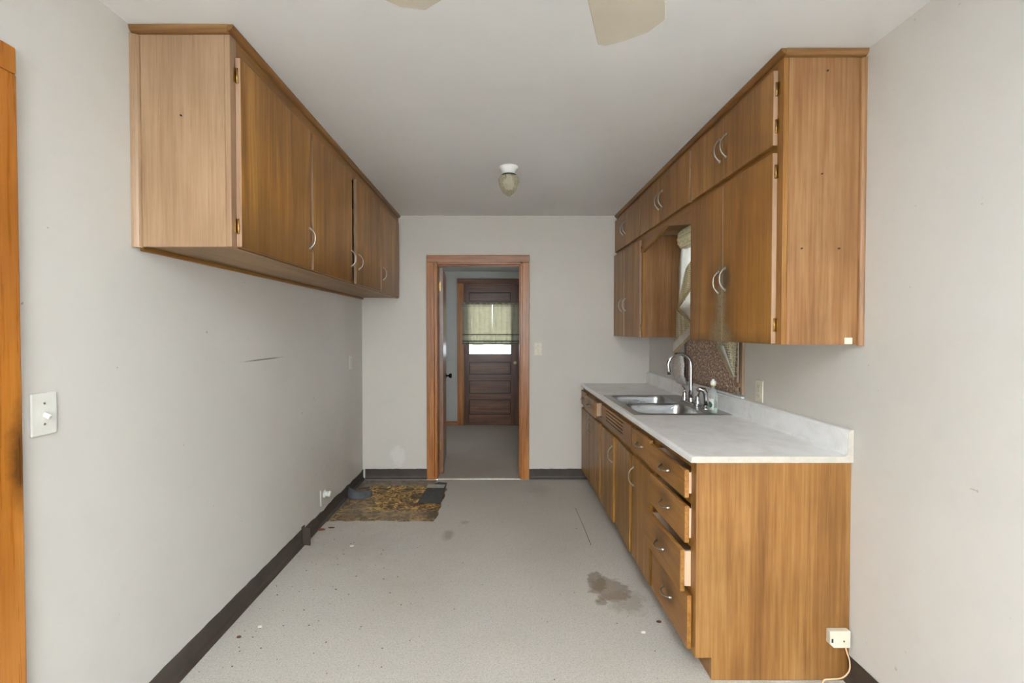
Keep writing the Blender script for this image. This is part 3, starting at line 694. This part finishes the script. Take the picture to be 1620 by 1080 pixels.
# ================================================================== SINK
t = thing('sink', (1.08, 3.19, CT), 'double bowl stainless steel sink set into the white counter', 'sink')
OX0, OX1, OY0, OY1 = .796, 1.374, 2.775, 3.61
def rrect(x0, x1, y0, y1, r, n=6):
    pts = []
    for cx, cy, a0 in ((x1-r, y1-r, 0), (x0+r, y1-r, 90), (x0+r, y0+r, 180), (x1-r, y0+r, 270)):
        for i in range(n+1): a = R(a0+90*i/n); pts.append((cx+r*math.cos(a), cy+r*math.sin(a)))
    return pts
BW = [(.838, 1.232, 2.805, 3.175), (.838, 1.232, 3.210, 3.580)]
ymid = 3.1925; zr = CT+.004
rim = MB()
for (x0, x1, y0, y1), (oy0, oy1) in zip(BW, ((OY0, ymid), (ymid, OY1))):
    inn = rrect(x0, x1, y0, y1, .055); n = len(inn); out = []
    cx, cy = (x0+x1)/2, (y0+y1)/2
    k = n//4; cs = [(OX1, oy1), (OX0, oy1), (OX0, oy0), (OX1, oy0)]
    for qd in range(4):
        for i in range(k): out.append(cs[qd])
    vs = [(x, y, zr) for x, y in inn]+[(x, y, zr) for x, y in out]
    fs = []
    for i in range(n):
        j = (i+1) % n; fs.append((i, j, n+j, n+i) if out[i] != out[j] else (i, j, n+i))
    rim.add(vs, fs)
lip = [(OX0, OY0), (OX1, OY0), (OX1, OY1), (OX0, OY1)]
for i in range(4):
    a, b = lip[i], lip[(i+1) % 4]
    ex = .003; s2 = lambda p: (p[0]+(ex if p[0] > 1 else -ex), p[1]+(ex if p[1] > 3.1 else -ex))
    rim.add([(*a, zr), (*b, zr), (*s2(b), CT+.0005), (*s2(a), CT+.0005)], [(0, 1, 2, 3)])
rim.build('rim', M_STEEL, t)
for (x0, x1, y0, y1) in BW:
    b = MB(); lv = [(0, zr, .055), (.003, zr-.004, .055), (.006, zr-.02, .055), (.016, zr-.14, .055), (.03, zr-.165, .05), (.055, zr-.172, .04)]
    vs = []
    for ins, z, r in lv: vs += [(x, y, z) for x, y in rrect(x0+ins, x1-ins, y0+ins, y1-ins, r)]
    n = 28; fs = [(i*n+k, i*n+(k+1) % n, (i+1)*n+(k+1) % n, (i+1)*n+k) for i in range(len(lv)-1) for k in range(n)]
    fs.append(list(range((len(lv)-1)*n, len(lv)*n)))
    b.add(vs, fs, True); bo = b.build('bowl', M_STEEL, t)
    MB().lathe([(.045, 0), (.043, .003), (.034, .002), (.03, -.006), (0, -.008)], ((x0+x1)/2, (y0+y1)/2, zr-.170), 24).build('drain', M_CHROME, bo)

# ================================================================== FAUCET, SPRAYER, BOTTLE
fx, fy, fz = 1.300, 3.19, zr+.0004
t = thing('faucet', (fx, fy, fz), 'chrome gooseneck kitchen faucet with two lever handles behind the sink', 'faucet')
bp = MB(); bp.prism(rrect(fx-.028, fx+.028, fy-.130, fy+.130, .027), 'z', fz, fz+.016).build('base_plate', M_CHROME, t, .004)
pts = [(fx, fy, fz+.016), (fx, fy, fz+.10), (fx, fy, fz+.245)]
rd = .078
for i in range(1, 13): a = PI*1.08*i/12; pts.append((fx-rd+rd*math.cos(a), fy, fz+.262+rd*math.sin(a)))
e = Vector(pts[-1]); dv = (e-Vector(pts[-2])).normalized(); pts += [tuple(e+dv*.02), tuple(e+dv*.045)]
MB().tube(pts, [.0175, .0135, .0125]+[.0122]*12+[.0125, .0125], 14).build('spout', M_CHROME, t)
MB().lathe([(.024, .016), (.022, .024), (.016, .04), (.0145, .06)], (fx, fy, fz), 20).build('spout_collar', M_CHROME, t)
for sg in (-1, 1):
    hy = fy+sg*.108
    h = MB().lathe([(.022, .0162), (.022, .022), (.018, .04), (.013, .05), (.015, .056), (.012, .066), (0, .07)], (fx, hy, fz), 18).build('handle', M_CHROME, t)
    MB().tube([(fx, hy, fz+.062), (fx+.006, hy+sg*.012, fz+.085), (fx-.002, hy+sg*.04, fz+.104)], [.009, .007, .0055], 10, True, .7).build('lever', M_CHROME, h)
sx_, sy_ = 1.300, 2.955
t = thing('side_sprayer', (sx_, sy_, fz), 'chrome side sprayer standing between the faucet and the soap bottle', 'sprayer')
MB().lathe([(.025, 0), (.025, .006), (.018, .014), (.015, .024)], (sx_, sy_, fz), 20).build('holder', M_CHROME, t)
MB().tube([(sx_, sy_, fz+.0245), (sx_, sy_, fz+.06), (sx_-.002, sy_, fz+.10), (sx_-.014, sy_, fz+.122), (sx_-.038, sy_+.002, fz+.128), (sx_-.056, sy_+.003, fz+.120)], [.012, .013, .016, .017, .014, .011], 12).build('spray_head', M_CHROME, t)
bx_, by_ = 1.285, 2.822
t = thing('soap_bottle', (bx_, by_, fz), 'clear dish soap bottle with green label and white cap beside the sink', 'bottle')
def sq(mb): mb.v = [Vector((bx_+(v.x-bx_)*.72, v.y, v.z)) for v in mb.v]; return mb
sq(MB().lathe([(0, 0), (.030, 0), (.034, .006), (.035, .05), (.032, .075), (.034, .105), (.030, .13), (.016, .150), (.0125, .154), (.0125, .166)], (bx_, by_, fz), 24)).build('bottle_body', M_BOTTLE, t)
sq(MB().lathe([(0, .003), (.027, .003), (.031, .008), (.032, .035), (0, .0352)], (bx_, by_, fz), 20)).build('liquid_soap', M_SOAP, t)
lb = MB(); lb.grid(lambda u, v: (bx_-.72*.0358*math.cos((u-.5)*1.9), by_-.01+.0358*math.sin((u-.5)*1.9), fz+.022+.068*v), 10, 2); lb.build('label_sticker', M_LABEL, t, thick=.0006)
MB().lathe([(.0140, .1662), (.0140, .172), (0, .1722)], (bx_, by_, fz), 18).build('cap_ring', M_YEL, t)
MB().lathe([(.0150, .1724), (.0165, .178), (.0165, .188), (.010, .196), (.006, .205), (0, .206)], (bx_, by_, fz), 18).build('cap', M_CERAM, t)
# ================================================================== SINK WINDOW
t = thing('window_1', (XR+.05, (WY0+WY1)/2, WZ0), 'sink window covered below by a brown speckled sheet', kind='structure')
bx('window_frame', M_DDARK, t, XR+.001, XR+.13, WY0+.0005, WY0+.035, WZ0+.0005, WZ1-.0005); bx('window_frame', M_DDARK, t, XR+.001, XR+.13, WY1-.035, WY1-.0005, WZ0+.0005, WZ1-.0005)
bx('window_frame', M_DDARK, t, XR+.05, XR+.13, WY0+.0355, WY1-.0355, WZ0+.0005, WZ0+.03); bx('window_frame', M_DDARK, t, XR+.05, XR+.13, WY0+.0355, WY1-.0355, WZ1-.04, WZ1-.0005)
bx('meeting_rail', M_WHITEP, t, XR+.055, XR+.085, WY0+.0355, WY1-.0355, 1.60, 1.64)
bx('window_pane', M_GLASS, t, XR+.088, XR+.092, WY0+.0355, WY1-.0355, WZ0+.03, WZ1-.04)
bx('metal_channel', M_ALU, t, XR-.004, XR+.012, WY0+.036, WY0+.043, WZ0+.002, 1.9, bevel=.002)
bx('side_casing', M_WENDL, t, XR-.014, XR-.0005, WY0-.032, WY0-.004, WZ0-.012, 1.36, bevel=.002)
bx('sill_bracket', M_WEND, t, XR-.022, XR-.001, WY0-.004, WY0+.020, WZ0+.03, WZ0+.055, bevel=.003)
bx('window_sill', M_COUNT, t, XR-.018, XR+.05, WY0-.03, WY1+.02, CT+.1075, CT+.118, bevel=.003)
def sh(u, v):
    y = WY0+.047+(WY1-.05-WY0-.047)*u; z = CT+.12+(1.62-CT-.12)*v
    return (XR-.002+.006*math.sin(u*9)*v, y, z)
MB().grid(sh, 20, 14).build('brown_sheet', M_SHEET, t, thick=.002)['label'] = 'brown speckled sheet covering the lower window'
# torn corner of the sheet, curling out over the backsplash
cv = []
A = [(1068, 560), (1063, 585), (1070, 605), (1083, 610)]; Bq = [(1078, 556), (1083, 575), (1082, 592), (1086, 606)]
nrow = 10
def lerp(P, s):
    s *= len(P)-1; i = min(int(s), len(P)-2); f = s-i; return (P[i][0]*(1-f)+P[i+1][0]*f, P[i][1]*(1-f)+P[i+1][1]*f)
def curl(u, v):
    a = lerp(A, v); b = lerp(Bq, v); px_, py_ = a[0]*(1-u)+b[0]*u, a[1]*(1-u)+b[1]*u
    return on_x(px_, py_, XR-.030-.025*math.sin(u*PI*.9))
MB().grid(curl, 8, 12).build('curled_corner', M_SHEETB, t, thick=.0015)['label'] = 'grey back of the torn sheet curling outward'

# lace valance and jabots over the sink window
XV = 1.345
t = thing('lace_curtain', (XV, 3.4, 1.3), 'cream and crochet lace curtain cascading left of the sink window', 'curtain')
CP = lambda cx, cy, x: on_x(1040+cx*.2593, 340+cy*.2593, x)
def patch(poly4, x, mat, name, amp=.006, fr=3, ph=0):
    """poly4: crop points bl, br, tr, tl"""
    def fn(u, v):
        bl, br, tr, tl = poly4
        p = [(bl[i]*(1-u)+br[i]*u)*(1-v)+(tl[i]*(1-u)+tr[i]*u)*v for i in (0, 1)]
        return CP(p[0], p[1], x+amp*math.sin(u*fr*PI+ph+v*1.5))
    return MB().grid(fn, 16, 16).build(name, mat, t, thick=.002)
patch([(100, 560), (232, 470), (232, 190), (148, 190)], XV+.030, M_LINING, 'lining', .006, 4)
patch([(122, 552), (232, 402), (232, 235), (172, 330)], XV+.004, M_LACE, 'lace_fold', .006, 3)
patch([(124, 568), (232, 425), (232, 405), (122, 545)], XV-.002, M_FRINGE, 'fringe', .004, 3)
patch([(210, 662), (232, 640), (232, 440), (126, 572)], XV+.012, M_LINING, 'turned_fold', .006, 2)
patch([(204, 668), (212, 655), (130, 562), (122, 575)], XV+.004, M_FRINGE, 'fringe', .003, 3)
patch([(98, 800), (206, 690), (204, 664), (112, 575)], XV+.012, M_LACE, 'lace_fold', .006, 3)
patch([(95, 840), (210, 722), (207, 672), (97, 780)], XV+.006, M_LINING, 'hem_band', .005, 3)
patch([(93, 862), (210, 738), (210, 718), (94, 836)], XV+.002, M_FRINGE, 'fringe', .004, 8)
vb = MB()
def puff(u, v):
    y = 2.82+(3.50-2.82)*u; a = 2*PI*v; en = (1-abs(2*u-1)**8)**.5 if 0 < u < 1 else 0.0
    r = .070*en*(1+.10*math.cos(10*a))+.001
    return (XV-.012+.55*r*math.cos(a), y, 2.085+r*math.sin(a)*1.05)
vb.grid(puff, 34, 30); vb.build('puffed_valance', M_LACE, t)
t2 = t
t = thing('lace_curtain', (XV, 2.75, 1.3), 'pointed lace curtain end hanging right of the sink window below the cabinet', 'curtain')
patch([(452, 985), (468, 985), (498, 500), (250, 500)], XV+.02, M_LACE, 'lace_fold', .006, 3)
patch([(448, 960), (470, 985), (404, 795), (364, 795)], XV+.012, M_LINING, 'hem_band', .004, 2)
patch([(452, 992), (468, 990), (374, 800), (358, 800)], XV+.008, M_FRINGE, 'fringe', .004, 6)

# gauze curtain on the far door
t = thing('door_curtain', (-.12, YD-.03, 1.20), 'pale green gauze cafe curtain with dark bands on the far door', 'curtain')
MB().tube([(-.575, YD-.028, 1.815), (.335, YD-.028, 1.815)], .006, 8).build('rod', M_BRASS, t)
for xa, xb in ((-.572, -.128), (-.120, .328)):
    def fn(u, v, xa=xa, xb=xb):
        sp = .006*(1-v)*(2*u-1)
        return (xa+(xb-xa)*u+sp, YD-.030+.010*math.sin(u*11*PI+xa*7)*(.55+.45*(1-v))+.004*math.sin(u*23+v*3), 1.203+.627*v+.006*math.sin(u*9)*(1-v))
    MB().grid(fn, 90, 14).build('panel', M_GAUZE, t, thick=.0015)

# ================================================================== CEILING LIGHT
lx, ly = .054, 3.118
t = thing('ceiling_light', (lx, ly, ZC), 'small porcelain ceiling light with ribbed acorn glass globe', 'lamp')
MB().lathe([(.0, -.0006), (.064, -.0006), (.066, -.008), (.056, -.018), (.046, -.034), (.044, -.050), (0, -.051)], (lx, ly, ZC), 32).build('lamp_base', M_CERAM, t)
MB().lathe([(.046, -.0515), (.050, -.054), (.050, -.060), (.044, -.062)], (lx, ly, ZC), 32).build('collar_ring', M_SLOT, t)
gp = [(.042, -.058), (.060, -.066), (.068, -.080), (.069, -.100), (.064, -.122), (.054, -.146), (.040, -.166), (.026, -.178), (.020, -.184), (.012, -.192), (0, -.194)]
MB().lathe(gp, (lx, ly, ZC), 64, 'z', .03, 16).build('glass_globe', M_GLOBE, t)
MB().lathe([(.012, -.0625), (.014, -.075), (.028, -.10), (.028, -.118), (.018, -.136), (0, -.142)], (lx, ly, ZC), 20).build('bulb', M_CERAM, t)

# ================================================================== CEILING FAN
hx, hy, bz = .12, .66, 2.10
t = thing('ceiling_fan', (hx, hy, ZC), 'cream ceiling fan whose blade dips into the top of the picture', 'fan')
MB().lathe([(0, -.001), (.07, -.001), (.065, -.03), (.03, -.06), (.014, -.07)], (hx, hy, ZC), 24).build('canopy', M_FANMET, t)
MB().tube([(hx, hy, ZC-.065), (hx, hy, bz+.13)], .013, 12).build('downrod', M_FANMET, t)
MB().lathe([(0, .135), (.05, .13), (.10, .10), (.115, .06), (.11, .02), (.07, -.01), (.05, -.03), (0, -.03)], (hx, hy, bz), 28).build('motor_housing', M_FANMET, t)
MB().lathe([(.045, -.031), (.06, -.04), (.06, -.055), (0, -.056)], (hx, hy, bz), 24).build('light_fitter', M_FANMET, t)
MB().lathe([(.055, -.0565), (.080, -.07), (.084, -.10), (.072, -.135), (.045, -.160), (0, -.168)], (hx-.02, hy, bz), 28).build('glass_bowl', M_SHADE, t)
tip = on_z(993, 62, bz); a0 = math.atan2(tip.y-hy, tip.x-hx); rt_ = (Vector((tip.x-hx, tip.y-hy))).length
for k in range(5):
    a = a0+2*PI*k/5; ca, sa_ = math.cos(a), math.sin(a)
    pl = [(.16, -.050), (.20, -.056), (rt_-.10, -.088), (rt_-.045, -.086), (rt_-.012, -.046), (rt_, .005), (rt_+.004, .052), (rt_-.008, .068), (.20, .056), (.16, .050)]
    b = MB().prism([(hx+r*ca-s_*sa_, hy+r*sa_+s_*ca) for r, s_ in pl], 'z', bz-.003, bz+.004); b.build('blade', M_BLADE, t, .002)
    MB().prism([(hx+r*ca-s_*sa_, hy+r*sa_+s_*ca) for r, s_ in ((.09, -.018), (.19, -.03), (.22, 0), (.19, .03), (.09, .018))], 'z', bz+.0045, bz+.010).build('blade_arm', M_FANMET, t)

# added unseen uplighter behind the viewer, standing in for a ceiling-bounced flash
TLX, TLY, TLZ = -.15, -1.15, 1.74
t = thing('added_uplighter', (TLX, TLY, 0), 'added cream uplighter bouncing fill light off the ceiling unseen behind the viewer', 'lamp')
MB().lathe([(0, .001), (.14, .001), (.14, .014), (.05, .03), (.014, .04)], (TLX, TLY, 0), 28).build('lamp_base', M_FANMET, t)
MB().tube([(TLX, TLY, .035), (TLX, TLY, TLZ-.02)], .012, 12).build('pole', M_FANMET, t)
MB().lathe([(.012, -.03), (.03, -.025), (.10, .02), (.15, .075), (.146, .076), (.096, .026), (.02, -.012), (0, -.012)], (TLX, TLY, TLZ), 32).build('lamp_shade', M_FANMET, t)
ld = bpy.data.lights.new('added_bounce_light', 'SPOT'); ld.energy = 850; ld.spot_size = R(125); ld.spot_blend = .6; ld.shadow_soft_size = .08; ld.color = (.92, .965, 1)
lo = bpy.data.objects.new('added_bounce_light', ld); COL.objects.link(lo); lo.parent = t; lo.location = (0, 0, TLZ+.09); lo.rotation_euler = (PI, 0, 0)

# ================================================================== SWITCHES AND OUTLETS
def wallplate(name, label, cat, c, n, kind, mat=M_PLATE, w=.072, h=.118, group=None):
    """c: centre on the wall, n: outward normal axis ('+x','-x','-y')"""
    c = Vector(c); t = thing(name, c, label, cat, group)
    sg = 1 if n[0] == '+' else -1
    def b(nm, mt, u0, u1, z0, z1, d0, d1, bev=.001, par=None):
        if n[1] == 'x': return bx(nm, mt, par or t, c.x+sg*d0, c.x+sg*d1, c.y+u0, c.y+u1, c.z+z0, c.z+z1, bevel=bev)
        return bx(nm, mt, par or t, c.x+u0, c.x+u1, c.y+sg*d0, c.y+sg*d1, c.z+z0, c.z+z1, bevel=bev)
    b('plate', mat, -w/2, w/2, -h/2, h/2, .0006, .0066, .0025)
    if kind == 'switch':
        b('toggle_slot', mat, -.006, .006, -.013, .013, .0067, .0070, 0)
        q = MB().box(-.0045, .0045, 0, .020, -.006, .006).rot((0, 0, 0), 'X', R(-32))
        if n[1] == 'x': q.v = [Vector((c.x+sg*(.0066+v.y), c.y+v.x, c.z+v.z)) for v in q.v]
        else: q.v = [Vector((c.x+v.x, c.y+sg*(.0066+v.y), c.z+v.z)) for v in q.v]
        q.build('toggle', mat, t, .0015)
        for z in (-.030, .030): b('screw', M_PULL, -.003, .003, z-.003, z+.003, .0067, .0078, .0008)
    else:
        for z in (-.026, .026):
            s = b('socket', mat, -.016, .016, z-.014, z+.014, .0067, .0085, .001)
            for u in (-.007, .007): b('socket_slot', M_SLOT, u-.0012, u+.0012, z-.002, z+.007, .0086, .0090, 0, s)
            b('socket_slot', M_SLOT, -.002, .002, z-.009, z-.005, .0086, .0090, 0, s)
        b('screw', M_PULL, -.003, .003, -.003, .003, .0067, .0078, .0008)
    return t
wallplate('light_switch', 'white toggle light switch on the left wall near the orange casing', 'switch', (XL, 1.338, 1.180), '+x', 'switch', w=.076, h=.122)
wallplate('light_switch', 'ivory light switch on the back wall right of the doorway', 'switch', (on_y(851, 552, YB).x, YB, on_y(851, 552, YB).z), '-y', 'switch', M_IVORY)
wallplate('wall_outlet', 'white wall outlet on the left wall near the far corner', 'outlet', (XL, 4.085, 1.138), '+x', 'outlet')
wallplate('wall_outlet', 'ivory wall outlet above the backsplash right of the sink window', 'outlet', (XR, 2.543, 1.088), '-x', 'outlet', M_IVORY)

# phone jack on the end of the base cabinet
jx, jz = 1.357, .184
t = thing('phone_jack', (jx, BY0, jz), 'ivory surface phone jack with pale cord on the base cabinet end', 'phone jack')
MB().prism([(jx-.041, jz+.034), (jx+.041, jz+.034), (jx+.041, jz-.034), (jx-.026, jz-.034), (jx-.041, jz-.020)], 'y', BY0-.0262, BY0-.0006).build('jack_box', M_IVORY, t, .003)
bx('jack_port', M_SLOT, t, jx-.036, jx-.029, BY0-.0268, BY0-.0263, jz-.012, jz+.004)
MB().lathe([(.004, -.0263), (.0035, -.0275), (0, -.0275)], (jx+.014, BY0, jz-.006), 10, 'y').build('screw', M_BRASS, t)
cp = [(jx+.028, BY0-.014, jz-.034), (jx+.034, BY0-.016, jz-.06), (jx+.043, BY0-.018, jz-.09), (jx+.040, BY0-.02, jz-.13), (jx+.012, BY0-.02, jz-.158), (jx-.03, BY0-.02, jz-.163), (jx-.058, BY0-.02, jz-.166), (jx-.066, BY0-.02, jz-.180)]
def smooth_path(P, n=5):
    P = [Vector(p) for p in P]; out = []
    for i in range(len(P)-1):
        p0, p1, p2, p3 = P[max(i-1, 0)], P[i], P[i+1], P[min(i+2, len(P)-1)]
        for k in range(n):
            q = k/n; out.append(.5*((2*p1)+(p2-p0)*q+(2*p0-5*p1+4*p2-p3)*q*q+(3*p1-p0-3*p2+p3)*q**3))
    return out+[P[-1]]
MB().tube(smooth_path(cp), .0028, 8).build('cord', M_CABLE, t)

# pipe stub and chipped plate low on the left wall
t = thing('pipe_stub', (XL, 3.45, .19), 'short capped white pipe stub low on the left wall', 'pipe')
MB().prism([(3.385, .135), (3.405, .13), (3.40, .245), (3.382, .25)], 'x', XL+.0006, XL+.006).build('broken_plate', M_PLATE, t, .001)
MB().lathe([(.030, .0006), (.030, .006), (.020, .008), (.018, .03), (.022, .032), (.022, .045), (0, .046)], (XL, 3.47, .20), 18, 'x').build('pipe_cap', M_PLATE, t)

# ================================================================== TORN CORNER OF THE FLOOR
pl = [(XL+.03, 3.40), (-.46, 3.40), (-.44, 4.10), (-.64, 4.16), (-.70, 4.27), (-1.16, 4.27), (XL+.03, 4.20)]
tag(MB().prism(pl, 'z', -.0102, -.0085).build('linoleum_patch', M_LINO), 'brown and gold patterned old linoleum bared in the floor corner', 'linoleum')
q = [on_z(*p, 0) for p in ((660, 795.5), (697, 797), (707.4, 764), (694, 762.5), (676, 771))]
tag(MB().prism([(p.x, p.y) for p in q], 'z', .0006, .004).build('floor_tile', M_BLACKTILE, None, .001), 'loose black floor tile lying by the doorway casing', 'tile')
q = [on_z(*p, 0) for p in ((675, 772), (702, 772.5), (704.5, 767.5), (677, 766.5))]
tag(MB().prism([(p.x, p.y) for p in q], 'z', .0046, .006).build('paper_scrap', M_SCRAP), 'pale grey strip of scrap lying on the black floor tile', 'scrap')
# curled length of cove base
c = MB(); cc = on_z(572, 779, 0)
def arc(u, v):
    a = R(170+165*u); r = .125
    ex = cc.x+r*math.cos(a); ey = cc.y+r*1.25*math.sin(a)
    return (ex-.02*math.cos(a)*v, ey-.055*math.sin(a)*v, -.006+.085*v*(1-.45*u)+.006*math.sin(v*PI))
c.grid(arc, 18, 4)
tag(c.build('vinyl_strip', M_SLATEV, None, thick=.004), 'curled slate grey vinyl strip lying on the patterned linoleum', 'vinyl strip')
# peeled end of the baseboard
b = MB().box(XL+.008, XL+.012, 3.05, 3.085, .002, .128); b.box(XL+.010, XL+.062, 3.062, 3.067, .002, .115)
b.rot((XL+.01, 3.06, 0), 'Z', R(-8))
tag(b.build('baseboard_flap', M_VINYL, None, .001), 'peeled end of dark baseboard jutting from the left wall', 'baseboard flap')
# cut line of a carpet patch
p0, p1 = on_z(910, 803, 0), on_z(935, 862, 0)
tag(MB().tube([(p0.x, p0.y, .0005), ((p0.x+p1.x)/2+.003, (p0.y+p1.y)/2, .0006), (p1.x, p1.y, .0005)], .0016, 6).build('loose_thread', M_SLOT), 'thin dark cut seam thread in the carpet beside the cabinet', 'thread')
# dropped bits large enough to pick out
def bit(px_, py_, name, label, cat, mat, s=.012, e=1.6):
    p = on_z(px_, py_, 0); n = 7; a0 = random.uniform(0, 6)
    pts = [(p.x+s*e*math.cos(2*PI*i/n+a0)*random.uniform(.7, 1), p.y+s*math.sin(2*PI*i/n+a0)*random.uniform(.7, 1)) for i in range(n)]
    tag(MB().prism(pts, 'z', .0005, .006).build(name, mat, None, .001), label, cat)
M_BIT = plain('brown_leaf_bit', (96, 60, 34), .7, 0, .2, 60, .2, 200); M_BITW = plain('white_paint_chip', (232, 230, 226), .6, 0, .05, 60, .1, 200)
M_RUST = plain('rust_crumb', (142, 82, 44), .8, 0, .2, 60, .2, 200)
bit(1042, 984, 'leaf_bit', 'brown leaf bit on the carpet below the bottom drawer', 'debris', M_BIT, .009)
bit(1018, 1001, 'paint_chip', 'white chip on the carpet near the bottom drawer', 'debris', M_BITW, .008)
bit(411, 992, 'paint_chip', 'white paint chip on the carpet near the left baseboard', 'debris', M_BITW, .008)
bit(508, 838, 'rust_crumb', 'orange rust crumb by the peeled baseboard', 'debris', M_RUST, .022)
bit(524, 835, 'leaf_bit', 'dark sliver on the carpet below the linoleum patch', 'debris', M_BIT, .010, 2.6)
bit(557, 864, 'paint_chip', 'white paint chip on the carpet below the linoleum patch', 'debris', M_BITW, .010)
bit(378, 1008, 'leaf_bit', 'dark crumb on the carpet beside the left baseboard', 'debris', M_BIT, .008)
db = MB()
for i in range(150):
    if i < 110: x, y = XL+.05+abs(random.gauss(0, .38)), random.uniform(1.7, 3.35)
    else: x, y = random.uniform(-1.2, .7), random.uniform(1.8, 4.2)
    if y > 3.35 and x < -.42: continue
    s = random.uniform(.0012, .0034); a = random.uniform(0, PI)
    pts = [(x+s*q*math.cos(a+PI/2*k), y+s*math.sin(a+PI/2*k)) for k, q in zip(range(4), (1.6, 1, 1.2, 1))]
    db.prism(pts, 'z', .0004, .0004+s*.6)
tag(db.build('carpet_crumbs', M_BIT), 'tiny brown crumbs scattered over the grey carpet', 'debris', kind='stuff')
